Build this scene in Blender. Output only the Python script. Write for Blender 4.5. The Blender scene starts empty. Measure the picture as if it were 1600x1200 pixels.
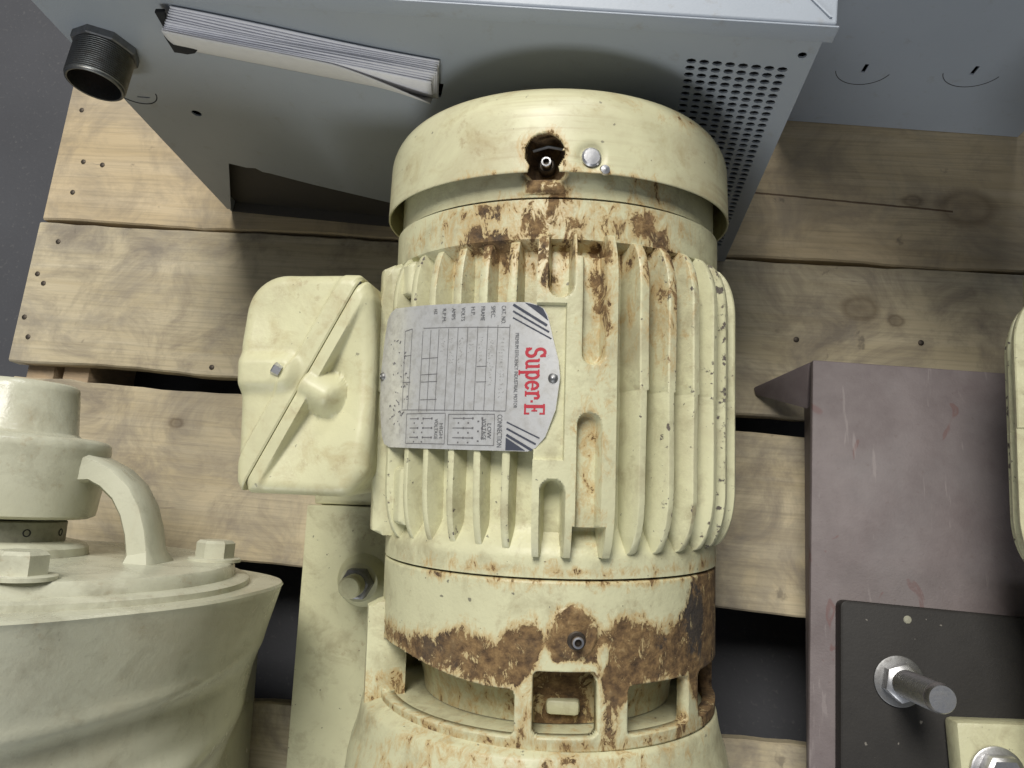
import bpy, bmesh, math, random
import numpy as np
from mathutils import Matrix, Vector
from mathutils.geometry import tessellate_polygon
random.seed(7); rng = np.random.default_rng(11)
S = bpy.context.scene
COL = S.collection

# ------------------------------------------------------------------ camera
cam = bpy.data.cameras.new('camera'); cam.lens = 27.0; cam.sensor_width = 36.0
cam.clip_start = 0.01; cam.clip_end = 100
co = bpy.data.objects.new('camera', cam); COL.objects.link(co)
co.matrix_world = Matrix(((0.99619372, 0.0, 0.08716695, 0.0),
                          (0.01825553, 0.97782326, -0.20863464, 0.0),
                          (-0.08523387, 0.2094318, 0.97410139, 0.80),
                          (0, 0, 0, 1)))
S.camera = co
# ------------------------------------------------------------------ light: warehouse hall, dim grey surroundings, ceiling fittings and a low fill lamp
W = bpy.data.worlds.new('World'); S.world = W; W.use_nodes = True
bg = W.node_tree.nodes['Background']; bg.inputs[0].default_value = (0.80, 0.86, 1.0, 1); bg.inputs[1].default_value = 0.16
def area(name, loc, target, sx, sy, watts, col):
    l = bpy.data.lights.new(name, 'AREA'); l.shape = 'RECTANGLE'; l.size = sx; l.size_y = sy; l.energy = watts; l.color = col
    o = bpy.data.objects.new(name, l); COL.objects.link(o); o.location = loc
    d = Vector(target) - Vector(loc); o.rotation_euler = d.to_track_quat('-Z', 'Y').to_euler(); return o
area('area_lamp', (-0.35, 1.75, 3.05), (0.0, 0.1, 0.1), 1.0, 1.5, 122, (1.0, 0.97, 0.91))
area('area_lamp', (0.9, 5.2, 3.3), (0, 0.2, 0.1), 1.6, 0.5, 70, (0.92, 0.96, 1.0))
area('area_lamp', (-1.1, -3.6, 1.75), (0, 0.2, 0.2), 1.4, 0.8, 58, (0.95, 0.98, 1.0))  # unseen fill on the camera side, below ceiling height, added for the cabinet front
S.view_settings.view_transform = 'Standard'; S.view_settings.look = 'None'
S.view_settings.exposure = 0.0; S.view_settings.gamma = 1.0; S.view_settings.use_curve_mapping = False

# ------------------------------------------------------------------ helpers
def tag(o, label=None, cat=None, group=None, kind=None):
    if label: o['label'] = label
    if cat: o['category'] = cat
    if group: o['group'] = group
    if kind: o['kind'] = kind
    return o
def empty(name, mat=None, label=None, cat=None, group=None):
    o = bpy.data.objects.new(name, None); COL.objects.link(o); o.empty_display_size = 0.05
    if mat is not None: o.matrix_world = mat
    return tag(o, label, cat, group)
def link(name, me, mat, parent=None, smooth=40):
    if isinstance(mat, (list, tuple)):
        for m in mat: me.materials.append(m)
    elif mat and not me.materials: me.materials.append(mat)
    if smooth:
        me.polygons.foreach_set('use_smooth', [True] * len(me.polygons))
        me.set_sharp_from_angle(angle=math.radians(smooth))
    o = bpy.data.objects.new(name, me); COL.objects.link(o)
    if parent: o.parent = parent
    return o
def raw(name, v, f, mat, parent=None, smooth=40, attrs=None, recalc=False):
    me = bpy.data.meshes.new(name); me.from_pydata([tuple(map(float, p)) for p in v], [], f)
    if recalc:
        b = bmesh.new(); b.from_mesh(me); bmesh.ops.recalc_face_normals(b, faces=b.faces); b.to_mesh(me); b.free()
    me.update()
    for k, a in (attrs or {}).items():
        at = me.attributes.new(k, 'FLOAT', 'POINT'); at.data.foreach_set('value', np.asarray(a, dtype=np.float32).ravel())
    return link(name, me, mat, parent, smooth)
def grid(name, P, mat, parent=None, keep=None, wrap=False, smooth=40, attrs=None, flip=False):
    n, m = P.shape[:2]; V = P.reshape(-1, 3); F = []
    for i in range(n if wrap else n - 1):
        k = (i + 1) % n
        for j in range(m - 1):
            if keep is None or keep[i, j]:
                q = (i * m + j, k * m + j, k * m + j + 1, i * m + j + 1); F.append(q[::-1] if flip else q)
    return raw(name, V, F, mat, parent, smooth, attrs)
def bmobj(name, b, mat, parent=None, bevel=0, seg=2, smooth=40):
    if bevel:
        bmesh.ops.bevel(b, geom=[e for e in b.edges if e.calc_face_angle(0) > 0.5], offset=bevel, segments=seg, affect='EDGES', profile=0.5)
    me = bpy.data.meshes.new(name); b.to_mesh(me); b.free(); return link(name, me, mat, parent, smooth)
def box(name, lo, hi, mat, parent=None, bevel=0.0015, seg=2, M=None):
    b = bmesh.new(); bmesh.ops.create_cube(b, size=1)
    for v in b.verts: v.co = Vector([(lo[i] + hi[i]) / 2 + v.co[i] * (hi[i] - lo[i]) for i in range(3)])
    if M: b.transform(M)
    return bmobj(name, b, mat, parent, bevel, seg)
def prism(name, pts, z0, z1, mat, parent=None, bevel=0.001, seg=2, M=None):
    b = bmesh.new(); lo = [b.verts.new((x, y, z0)) for x, y in pts]; hi = [b.verts.new((x, y, z1)) for x, y in pts]
    n = len(pts); b.faces.new(lo[::-1]); b.faces.new(hi)
    for i in range(n): b.faces.new((lo[i], lo[(i + 1) % n], hi[(i + 1) % n], hi[i]))
    bmesh.ops.recalc_face_normals(b, faces=b.faces)
    if M: b.transform(M)
    return bmobj(name, b, mat, parent, bevel, seg)
def lathe(name, prof, mat, parent=None, n=64, axis='Y', M=None, smooth=35, attrs=None, a0=0, a1=360):
    """profile [(axial, radius)...]; axis Y: angle measured from +Z to +X"""
    full = a1 - a0 >= 360; an = np.radians(np.linspace(a0, a1, n, endpoint=not full))
    Y = np.array([p[0] for p in prof]); R = np.array([p[1] for p in prof])
    P = np.zeros((n, len(prof), 3))
    P[..., 0] = np.sin(an)[:, None] * R; P[..., 2] = np.cos(an)[:, None] * R; P[..., 1] = Y[None]
    if axis == 'Z': P = np.stack([P[..., 0], -P[..., 2], P[..., 1]], -1)
    if M is not None:
        A = np.array(M); P = P @ A[:3, :3].T + A[:3, 3]
    return grid(name, P, mat, parent, wrap=full, smooth=smooth, attrs=attrs)
def tube(name, pts, r, mat, parent=None, n=10):
    pts = [Vector(p) for p in pts]; rs = r if isinstance(r, (list, tuple)) else [r] * len(pts); P = np.zeros((n, len(pts), 3))
    for j, p in enumerate(pts):
        t = (pts[min(j + 1, len(pts) - 1)] - pts[max(j - 1, 0)]).normalized(); q = t.to_track_quat('Z', 'Y')
        for i in range(n):
            a = 2 * math.pi * i / n; P[i, j] = p + q @ Vector((math.cos(a) * rs[j], math.sin(a) * rs[j], 0))
    return grid(name, P, mat, parent, wrap=True)
def zmat(loc, d, spin=0):
    return Matrix.Translation(loc) @ Vector(d).to_track_quat('Z', 'Y').to_matrix().to_4x4() @ Matrix.Rotation(spin, 4, 'Z')
def hexbolt(name, M, af, h, mat, parent, washer=None, wmat=None, dome=True):
    """hex head on local +Z of M, across flats af"""
    r = af / math.sqrt(3); b = bmesh.new()
    rings = [(0, r), (h * 0.86, r), (h, r * 0.84)]; vs = [[b.verts.new((math.cos(k * math.pi / 3) * rr, math.sin(k * math.pi / 3) * rr, z)) for k in range(6)] for z, rr in rings]
    for a, c in zip(vs, vs[1:]):
        for k in range(6): b.faces.new((a[k], a[(k + 1) % 6], c[(k + 1) % 6], c[k]))
    b.faces.new(vs[-1]); b.faces.new(vs[0][::-1]); b.transform(M)
    o = bmobj(name, b, mat, parent, af * 0.03, 2)
    if washer:
        lathe('washer', [(-0.001, washer), (0.0016, washer), (0.0022, washer * 0.94), (0.0022, 0.0005)], wmat or mat, o, 28, 'Z', M)
    return o

# ------------------------------------------------------------------ materials
def nt(name):
    m = bpy.data.materials.new(name); m.use_nodes = True; t = m.node_tree; return m, t, t.nodes['Principled BSDF']
def N(t, kind, **kw):
    n = t.nodes.new(kind)
    for k, v in kw.items():
        if k.startswith('i_'):
            key = k[2:]; n.inputs[int(key) if key.isdigit() else key.replace('_', ' ')].default_value = v
        else: setattr(n, k, v)
    return n
def ramp(t, src, stops):
    r = t.nodes.new('ShaderNodeValToRGB'); e = r.color_ramp.elements
    while len(e) < len(stops): e.new(0.5)
    for i, (p, c) in enumerate(stops):
        e[i].position = p; e[i].color = c if isinstance(c, tuple) else (c, c, c, 1)
    t.links.new(src, r.inputs[0]); return r.outputs[0]
def noise(t, co, scale, detail=4, rough=0.55, dist=0.0):
    n = N(t, 'ShaderNodeTexNoise'); n.inputs['Scale'].default_value = scale; n.inputs['Detail'].default_value = detail
    n.inputs['Roughness'].default_value = rough; n.inputs['Distortion'].default_value = dist; t.links.new(co, n.inputs['Vector']); return n.outputs[0]
def mixc(t, fac, a, b):
    n = N(t, 'ShaderNodeMix', data_type='RGBA')
    for s, i in ((fac, 0), (a, 6), (b, 7)):
        if isinstance(s, (float, int)): n.inputs[i].default_value = s
        elif isinstance(s, tuple): n.inputs[i].default_value = s if len(s) == 4 else (*s, 1)
        else: t.links.new(s, n.inputs[i])
    return n.outputs[2]
def mth(t, op, a, b=None, c=None, clamp=False):
    n = N(t, 'ShaderNodeMath', operation=op, use_clamp=clamp)
    for i, s in enumerate((a, b, c)):
        if s is None: continue
        if isinstance(s, (float, int)): n.inputs[i].default_value = s
        else: t.links.new(s, n.inputs[i])
    return n.outputs[0]
def bump(t, bsdf, h, strength, dist):
    n = N(t, 'ShaderNodeBump'); n.inputs['Strength'].default_value = strength; n.inputs['Distance'].default_value = dist
    t.links.new(h, n.inputs['Height']); t.links.new(n.outputs[0], bsdf.inputs['Normal'])
def objco(t): return N(t, 'ShaderNodeTexCoord').outputs['Object']

def painted(name, base, dark, rough=0.45, cast=0.35, specks=0.5, dirt=0.5, dirtcol=(0.30, 0.26, 0.15), streak=None):
    """painted casting; vertex attributes rust / chip steer where corrosion and bare edges show"""
    m, t, b = nt(name); co = objco(t)
    big = noise(t, co, 14, 5, 0.6); col = mixc(t, ramp(t, big, [(0.35, 0.0), (0.7, 1.0)]), base, dark)
    d = noise(t, co, 38, 8, 0.68, 0.4); dm = mth(t, 'MULTIPLY', ramp(t, d, [(0.50, 0.0), (0.72, 1.0)]), dirt)
    col = mixc(t, dm, col, dirtcol)
    g2 = noise(t, co, 7, 7, 0.72, 0.8); col = mixc(t, mth(t, 'MULTIPLY', ramp(t, g2, [(0.50, 0.0), (0.68, 1.0)]), dirt * 0.55), col, (0.36, 0.30, 0.19))
    g3 = noise(t, co, 130, 4, 0.7); col = mixc(t, mth(t, 'MULTIPLY', mth(t, 'MULTIPLY', ramp(t, g3, [(0.55, 0.0), (0.70, 1.0)]), ramp(t, noise(t, co, 19, 4), [(0.45, 0.0), (0.62, 1.0)])), dirt * 0.8), col, (0.31, 0.23, 0.13))
    if streak:
        mp = N(t, 'ShaderNodeMapping'); mp.inputs['Scale'].default_value = streak; t.links.new(co, mp.inputs[0]); sk = noise(t, mp.outputs[0], 1.0, 6, 0.65, 0.3)
        col = mixc(t, mth(t, 'MULTIPLY', mth(t, 'MULTIPLY', ramp(t, sk, [(0.50, 0.0), (0.68, 1.0)]), ramp(t, noise(t, co, 11, 4), [(0.40, 0.0), (0.62, 1.0)])), 0.6), col, (0.36, 0.29, 0.17))
    sp = noise(t, co, 210, 2, 0.5); spm = mth(t, 'MULTIPLY', ramp(t, sp, [(0.735, 0.0), (0.755, 1.0)]), specks)
    col = mixc(t, spm, col, (0.07, 0.065, 0.06))
    # chips
    ca = N(t, 'ShaderNodeAttribute', attribute_name='chip').outputs['Fac']
    cn = noise(t, co, 150, 6, 0.68); cm = ramp(t, mth(t, 'ADD', mth(t, 'MULTIPLY', ca, 0.45), mth(t, 'MULTIPLY', cn, 0.8)), [(0.775, 0.0), (0.80, 1.0)])
    cm = mth(t, 'MULTIPLY', cm, mth(t, 'GREATER_THAN', ca, 0.02))
    col = mixc(t, cm, col, mixc(t, noise(t, co, 300, 2), (0.045, 0.045, 0.055), (0.16, 0.13, 0.10)))
    # rust: halo stain, then solid
    ra = N(t, 'ShaderNodeAttribute', attribute_name='rust').outputs['Fac']
    mr = N(t, 'ShaderNodeMapping'); mr.inputs['Scale'].default_value = (120, 62, 120); t.links.new(co, mr.inputs[0]); rn = noise(t, mr.outputs[0], 1.0, 8, 0.78, 0.5); rs = mth(t, 'ADD', ra, mth(t, 'MULTIPLY', mth(t, 'SUBTRACT', rn, 0.5), 2.5))
    halo = mth(t, 'MULTIPLY', ramp(t, rs, [(0.12, 0.0), (0.52, 1.0)]), mth(t, 'MULTIPLY', mth(t, 'GREATER_THAN', ra, 0.01), 0.72))
    col = mixc(t, halo, col, (0.44, 0.265, 0.085))
    solid = mth(t, 'MULTIPLY', ramp(t, rs, [(0.50, 0.0), (0.57, 1.0)]), mth(t, 'GREATER_THAN', ra, 0.05))
    r1 = noise(t, co, 130, 6, 0.7); rc = ramp(t, r1, [(0.30, (0.050, 0.030, 0.016, 1)), (0.45, (0.130, 0.078, 0.036, 1)), (0.58, (0.225, 0.140, 0.060, 1)), (0.74, (0.35, 0.245, 0.12, 1))])
    rc = mixc(t, mth(t, 'MULTIPLY', ramp(t, noise(t, co, 24, 5, 0.65), [(0.52, 0.0), (0.66, 1.0)]), 0.75), rc, (0.045, 0.036, 0.030))
    rc = mixc(t, mth(t, 'MULTIPLY', ramp(t, noise(t, co, 46, 6, 0.7, 0.5), [(0.56, 0.0), (0.70, 1.0)]), 0.6), rc, (0.33, 0.21, 0.10))
    so = N(t, 'ShaderNodeAttribute', attribute_name='soot').outputs['Fac']; som = mth(t, 'MULTIPLY', ramp(t, mth(t, 'ADD', so, mth(t, 'MULTIPLY', mth(t, 'SUBTRACT', rn, 0.5), 1.8)), [(0.42, 0.0), (0.58, 1.0)]), mth(t, 'GREATER_THAN', so, 0.03))
    col = mixc(t, solid, col, rc); col = mixc(t, mth(t, 'MULTIPLY', som, 0.85), col, (0.035, 0.033, 0.032))
    t.links.new(col, b.inputs['Base Color'])
    rr = mth(t, 'ADD', mth(t, 'MULTIPLY', solid, 0.5), mth(t, 'ADD', mth(t, 'MULTIPLY', d, 0.25), rough - 0.12), clamp=True)
    t.links.new(rr, b.inputs['Roughness']); b.inputs['Specular IOR Level'].default_value = 0.4
    fine = noise(t, co, 420, 3, 0.6)
    h = mth(t, 'ADD', mth(t, 'MULTIPLY', fine, cast), mth(t, 'MULTIPLY', noise(t, co, 90, 3), cast * 1.6))
    h = mth(t, 'ADD', h, mth(t, 'MULTIPLY', solid, mth(t, 'SUBTRACT', mth(t, 'MULTIPLY', r1, 4.0), 2.6)))
    h = mth(t, 'SUBTRACT', h, mth(t, 'MULTIPLY', cm, 0.6))
    bump(t, b, h, 0.55, 0.0012)
    return m
CREAM = painted('cream_enamel', (0.605, 0.590, 0.380), (0.52, 0.505, 0.325), 0.42, 0.4, 0.7, 0.68)
CREAMS = painted('cream_sheet_enamel', (0.60, 0.58, 0.365), (0.52, 0.50, 0.315), 0.42, 0.22, 0.5, 0.7, (0.40, 0.33, 0.17))
FANPAINT = painted('fan_cover_enamel', (0.60, 0.58, 0.375), (0.52, 0.50, 0.32), 0.40, 0.10, 0.6, 0.72, (0.40, 0.33, 0.17), (6, 170, 6))
OLIVE = painted('stone_grey_enamel', (0.57, 0.565, 0.44), (0.49, 0.485, 0.37), 0.25, 0.24, 0.2, 0.5, (0.24, 0.22, 0.15))

def metal(name, col, rough, bumpy=0.2, metallic=1.0, scale=200, dirt=(0.1, 0.08, 0.06), da=0.4):
    m, t, b = nt(name); co = objco(t); n = noise(t, co, scale, 5, 0.65)
    t.links.new(mixc(t, mth(t, 'MULTIPLY', ramp(t, n, [(0.45, 0.0), (0.75, 1.0)]), da), col, dirt), b.inputs['Base Color'])
    b.inputs['Metallic'].default_value = metallic
    t.links.new(mth(t, 'ADD', mth(t, 'MULTIPLY', n, 0.3), rough - 0.12), b.inputs['Roughness'])
    bump(t, b, n, bumpy, 0.0006); return m
STEEL = metal('zinc_steel', (0.62, 0.62, 0.63), 0.36)
DULL = metal('dull_grey_steel', (0.26, 0.26, 0.26), 0.5, 0.3)
NIPPLE = metal('galvanised_pipe', (0.19, 0.195, 0.19), 0.42, 0.3, da=0.6)
PLATE = metal('brushed_nameplate', (0.78, 0.775, 0.755), 0.31, 0.14, 0.58, 150, (0.33, 0.31, 0.27), 0.55)
BRASS = metal('yellow_zinc', (0.30, 0.27, 0.12), 0.5)
DARKM = metal('grimy_dark_metal', (0.10, 0.085, 0.07), 0.6)
def flat(name, col, rough=0.6):
    m, t, b = nt(name); co = objco(t); n = noise(t, co, 160, 3)
    t.links.new(mixc(t, mth(t, 'MULTIPLY', n, 0.5), col, tuple(c * 0.7 for c in col)), b.inputs['Base Color']); b.inputs['Roughness'].default_value = rough; return m
INK = flat('black_print', (0.11, 0.11, 0.115)); NAVY = flat('navy_print', (0.06, 0.065, 0.085), 0.35); REDINK = flat('red_print', (0.44, 0.035, 0.05), 0.45)
PAPER = flat('white_paper', (0.90, 0.89, 0.93), 0.7); COVER = flat('grey_paper_cover', (0.68, 0.665, 0.64), 0.65); BLACK = flat('black_foam', (0.012, 0.012, 0.012), 0.9)
HOLED = flat('dark_void_paint', (0.02, 0.02, 0.022), 0.8); INSHADE = flat('cabinet_shade_paint', (0.075, 0.068, 0.058), 0.8); GASKET_ARC = flat('gasket_and_arc_shade', (0.06, 0.06, 0.055), 0.8)

def sheet(name, col, rough=0.42, mott=0.18):
    m, t, b = nt(name); co = objco(t); n = noise(t, co, 9, 6, 0.6); f = noise(t, co, 700, 2, 0.6); st = noise(t, co, 60, 6, 0.7)
    c = mixc(t, mth(t, 'MULTIPLY', n, mott * 2), col, tuple(x * 0.72 for x in col))
    c = mixc(t, mth(t, 'MULTIPLY', ramp(t, st, [(0.58, 0.0), (0.74, 1.0)]), 0.4), c, (0.22, 0.19, 0.14))
    mp = N(t, 'ShaderNodeMapping'); mp.inputs['Scale'].default_value = (14, 14, 90); mp.inputs['Rotation'].default_value = (0, 0.9, 0); t.links.new(co, mp.inputs[0]); sk = noise(t, mp.outputs[0], 1.0, 3, 0.6, 0.3)
    c = mixc(t, mth(t, 'MULTIPLY', ramp(t, sk, [(0.70, 0.0), (0.72, 1.0)]), 0.22), c, (0.45, 0.46, 0.47))
    t.links.new(c, b.inputs['Base Color'])
    t.links.new(mth(t, 'ADD', mth(t, 'MULTIPLY', st, 0.2), rough - 0.1), b.inputs['Roughness']); bump(t, b, f, 0.25, 0.0004); return m
GREY = sheet('grey_cabinet_paint', (0.345, 0.375, 0.405)); GREY2 = sheet('blue_grey_cabinet_paint', (0.35, 0.385, 0.43), 0.45)
def primer():
    m, t, b = nt('red_oxide_primer'); co = objco(t); n = noise(t, co, 22, 7, 0.65); s = noise(t, co, 16, 3, 0.5, 1.6); g = noise(t, co, 6, 4)
    c = mixc(t, ramp(t, n, [(0.38, 0.0), (0.62, 1.0)]), (0.145, 0.117, 0.116), (0.188, 0.157, 0.155))
    c = mixc(t, mth(t, 'MULTIPLY', ramp(t, s, [(0.655, 0.0), (0.675, 1.0), (0.70, 1.0), (0.73, 0.0)]), 0.6), c, (0.14, 0.062, 0.055))
    c = mixc(t, mth(t, 'MULTIPLY', ramp(t, g, [(0.55, 0.0), (0.75, 1.0)]), 0.4), c, (0.19, 0.185, 0.185))
    f = noise(t, co, 150, 5, 0.7); c = mixc(t, mth(t, 'MULTIPLY', ramp(t, f, [(0.60, 0.0), (0.72, 1.0)]), 0.45), c, (0.11, 0.075, 0.065))
    mp = N(t, 'ShaderNodeMapping'); mp.inputs['Scale'].default_value = (70, 9, 9); mp.inputs['Rotation'].default_value = (0, 0, 0.5); t.links.new(co, mp.inputs[0]); sk = noise(t, mp.outputs[0], 1.0, 4, 0.6, 0.4)
    c = mixc(t, mth(t, 'MULTIPLY', ramp(t, sk, [(0.66, 0.0), (0.69, 1.0)]), 0.4), c, (0.30, 0.26, 0.25))
    t.links.new(c, b.inputs['Base Color']); b.inputs['Roughness'].default_value = 0.6; bump(t, b, mth(t, 'ADD', noise(t, co, 500, 3), f), 0.35, 0.0006); return m
PRIMER = primer()
def darkplate():
    m, t, b = nt('black_oxide_plate'); co = objco(t); n = noise(t, co, 30, 6, 0.65); s = noise(t, co, 170, 2)
    c = mixc(t, n, (0.013, 0.012, 0.011), (0.034, 0.031, 0.028)); c = mixc(t, mth(t, 'MULTIPLY', ramp(t, s, [(0.75, 0.0), (0.78, 1.0)]), 0.8), c, (0.22, 0.20, 0.17))
    t.links.new(c, b.inputs['Base Color']); b.inputs['Roughness'].default_value = 0.55; b.inputs['Specular IOR Level'].default_value = 0.3; bump(t, b, noise(t, co, 400, 3), 0.3, 0.0004); return m
BLACKP = darkplate()
def concrete():
    m, t, b = nt('dark_concrete'); co = objco(t); n = noise(t, co, 5, 7, 0.65); f = noise(t, co, 190, 3, 0.6)
    c = mixc(t, n, (0.040, 0.041, 0.046), (0.070, 0.071, 0.079)); c = mixc(t, mth(t, 'MULTIPLY', ramp(t, f, [(0.6, 0.0), (0.8, 1.0)]), 0.6), c, (0.13, 0.125, 0.12))
    t.links.new(c, b.inputs['Base Color']); b.inputs['Roughness'].default_value = 0.75; bump(t, b, f, 0.3, 0.001); return m
def wood(name, tone, stain, knots=(), crack=None, seed=0.0):
    """pine board, grain along local X; knots (x, y, r) and a split (x0, x1, y, slope) are marks of this board"""
    m, t, b = nt(name); co = objco(t)
    mp = N(t, 'ShaderNodeMapping'); mp.inputs['Scale'].default_value = (1.6, 22, 8); mp.inputs['Location'].default_value = (seed, seed * 1.7, seed * 0.6); t.links.new(co, mp.inputs[0]); g = mp.outputs[0]
    m2 = N(t, 'ShaderNodeMapping'); m2.inputs['Scale'].default_value = (5, 160, 60); m2.inputs['Location'].default_value = (seed * 2, seed, 0); t.links.new(co, m2.inputs[0])
    m3 = N(t, 'ShaderNodeMapping'); m3.inputs['Location'].default_value = (seed * 3, seed * 1.3, 0); t.links.new(co, m3.inputs[0])
    gr = noise(t, g, 2.0, 6, 0.6, 0.8); fg = noise(t, m2.outputs[0], 2.0, 4, 0.6)
    c = mixc(t, ramp(t, gr, [(0.3, 0.0), (0.72, 1.0)]), tone, tuple(x * y for x, y in zip(tone, (0.80, 0.765, 0.69))))
    c = mixc(t, mth(t, 'MULTIPLY', ramp(t, fg, [(0.48, 0.0), (0.70, 1.0)]), 0.5), c, tuple(x * 0.52 for x in tone))
    di = noise(t, m3.outputs[0], 13, 9, 0.70, 0.7); c = mixc(t, mth(t, 'MULTIPLY', ramp(t, di, [(0.44, 0.0), (0.66, 1.0)]), stain), c, (0.20, 0.17, 0.135))
    d2 = noise(t, m3.outputs[0], 4.5, 9, 0.74, 1.2); c = mixc(t, mth(t, 'MULTIPLY', ramp(t, d2, [(0.50, 0.0), (0.60, 1.0)]), 0.42 * stain), c, (0.27, 0.245, 0.205))
    sc_ = noise(t, g, 5.5, 5, 0.7, 1.5); c = mixc(t, mth(t, 'MULTIPLY', ramp(t, sc_, [(0.66, 0.0), (0.71, 1.0)]), 0.5), c, (0.17, 0.145, 0.12))
    pk = noise(t, m3.outputs[0], 30, 4, 0.6, 0.3); c = mixc(t, mth(t, 'MULTIPLY', ramp(t, pk, [(0.68, 0.0), (0.73, 1.0)]), 0.55), c, (0.12, 0.10, 0.08))
    sx = N(t, 'ShaderNodeSeparateXYZ'); t.links.new(co, sx.inputs[0]); X, Y = sx.outputs[0], sx.outputs[1]
    wob = mth(t, 'MULTIPLY', mth(t, 'SUBTRACT', noise(t, co, 55, 3), 0.5), 0.006)
    for kx, ky, kr in knots:
        dx = mth(t, 'MULTIPLY', mth(t, 'SUBTRACT', X, kx), 0.72); dy = mth(t, 'SUBTRACT', Y, ky)
        d = mth(t, 'ADD', mth(t, 'SQRT', mth(t, 'ADD', mth(t, 'MULTIPLY', dx, dx), mth(t, 'MULTIPLY', dy, dy))), wob)
        q = mth(t, 'DIVIDE', d, kr); k = ramp(t, mth(t, 'MULTIPLY', q, 0.5), [(0.0, 0.50), (0.30, 0.40), (0.42, 0.58), (0.50, 0.45), (0.64, 0.12), (1.0, 0.0)])
        c = mixc(t, k, c, (0.085, 0.055, 0.032))
    if crack:
        x0, x1, cy, sl = crack
        yy = mth(t, 'ABSOLUTE', mth(t, 'SUBTRACT', mth(t, 'SUBTRACT', Y, mth(t, 'MULTIPLY', X, sl)), mth(t, 'ADD', mth(t, 'MULTIPLY', wob, 0.3), cy)))
        k = mth(t, 'MULTIPLY', mth(t, 'LESS_THAN', yy, 0.0011), mth(t, 'MULTIPLY', mth(t, 'GREATER_THAN', X, x0), mth(t, 'LESS_THAN', X, x1)))
        c = mixc(t, mth(t, 'MULTIPLY', k, 0.8), c, (0.06, 0.028, 0.015))
    t.links.new(c, b.inputs['Base Color']); b.inputs['Roughness'].default_value = 0.75; b.inputs['Specular IOR Level'].default_value = 0.25
    bump(t, b, mth(t, 'ADD', fg, mth(t, 'MULTIPLY', di, 0.8)), 0.35, 0.0012); return m

# ------------------------------------------------------------------ the setting: floor
FL = -0.125
o = raw('floor', [(-6, -6, FL), (6, -6, FL), (6, 6, FL), (-6, 6, FL)], [(0, 1, 2, 3)], concrete(), smooth=0); tag(o, 'dark grey concrete warehouse floor', None, None, 'structure'); o['category'] = 'floor'

# ------------------------------------------------------------------ pallet
PY = math.radians(-4.2); PM = Matrix.Rotation(PY, 4, 'Z')
pal = empty('pallet', Matrix.Translation((0, 0, FL)) @ PM, 'large wooden pallet of wide stained pine boards carrying the machines', 'pallet')
PZ = -FL
tone1 = (0.57, 0.465, 0.305); tone2 = (0.55, 0.480, 0.338); tone3 = (0.57, 0.490, 0.338)
boards = [  # v0, v1, u0, u1, material
    (0.3237, 0.507, -0.660, 0.66, wood('pine_board_yellow', tone1, 0.6, [(0.384 - 0.0, 0.3925, 0.020), (0.33, 0.398, 0.007)], (0.16, 0.37, 0.4081, -0.055), 1.3)),
    (0.1513, 0.3205, -0.6625, 0.66, wood('pine_board_grey', tone2, 0.85, [(0.2752, 0.2733, 0.013), (0.31, 0.262, 0.006)], None, 4.1)),
    (-0.0442, 0.1325, -0.652, 0.66, wood('pine_board_pink', tone3, 0.8, [(-0.45, 0.095, 0.006)], None, 7.7)),
    (-0.345, -0.172, -0.655, 0.66, wood('pine_board_dull', tone2, 0.9, [], None, 9.2)),
    (0.512, 0.66, -0.655, 0.66, wood('pine_board_back', tone1, 0.6, [], None, 12.4)),
    (-0.56, -0.39, -0.655, 0.66, wood('pine_board_front', tone3, 0.6, [], None, 15.2))]
for v0, v1, u0, u1, m in boards:
    nx = 60; us = np.linspace(u0, u1, nx); ph = random.random() * 9
    e0 = v0 + 0.0012 * np.sin(us * 23 + ph) + 0.0008 * rng.standard_normal(nx) * 0.6; e1 = v1 + 0.001 * np.sin(us * 17 + ph) + 0.0005 * rng.standard_normal(nx)
    if abs(v1 + 0.172) < 1e-6: e1 = e1 - 0.012 * np.clip((-us - 0.1) / 0.3, 0, 1) + 0.012 * np.clip(us / 0.2, 0, 1)
    P = np.zeros((nx, 8, 3)); prof = [(0, 1, 0), (0, 1, 1), (1, 0, 1), (1, 0, 0)]
    T = 0.018; bv = 0.0018
    cs = [(e0, PZ - T), (e0, PZ - bv), (e0 + bv, PZ), (e0 * 0.66 + e1 * 0.34, PZ), (e0 * 0.33 + e1 * 0.67, PZ), (e1 - bv, PZ), (e1, PZ - bv), (e1, PZ - T)]
    for j, (yy, zz) in enumerate(cs): P[:, j, 0] = us; P[:, j, 1] = yy; P[:, j, 2] = zz
    bo = grid('board', P, m, pal, smooth=30)
    me = bo.data; b = bmesh.new(); b.from_mesh(me); b.verts.ensure_lookup_table()
    n8 = 8
    b.faces.new([b.verts[j] for j in range(n8)][::-1] if False else [b.verts[j] for j in range(n8)]); b.faces.new([b.verts[(nx - 1) * n8 + j] for j in range(n8)][::-1])
    for i in range(nx - 1): b.faces.new((b.verts[i * n8], b.verts[i * n8 + 7], b.verts[(i + 1) * n8 + 7], b.verts[(i + 1) * n8]))
    bmesh.ops.recalc_face_normals(b, faces=b.faces); b.to_mesh(me); b.free()
WS = wood('pine_stringer', (0.50, 0.38, 0.25), 0.6, [], None, 20.0)
for u0, u1 in ((-0.652, -0.618), (-0.607, -0.575), (-0.03, 0.01), (0.60, 0.64)):
    box('stringer', (u0, -0.56, 0.016), (u1, 0.66, PZ - 0.0185), WS, pal, 0.002)
for v0 in (-0.56, 0.20, 0.53): box('bottom_board', (-0.655, v0, 0.0005), (0.66, v0 + 0.1, 0.0155), WS, pal, 0.002)
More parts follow.
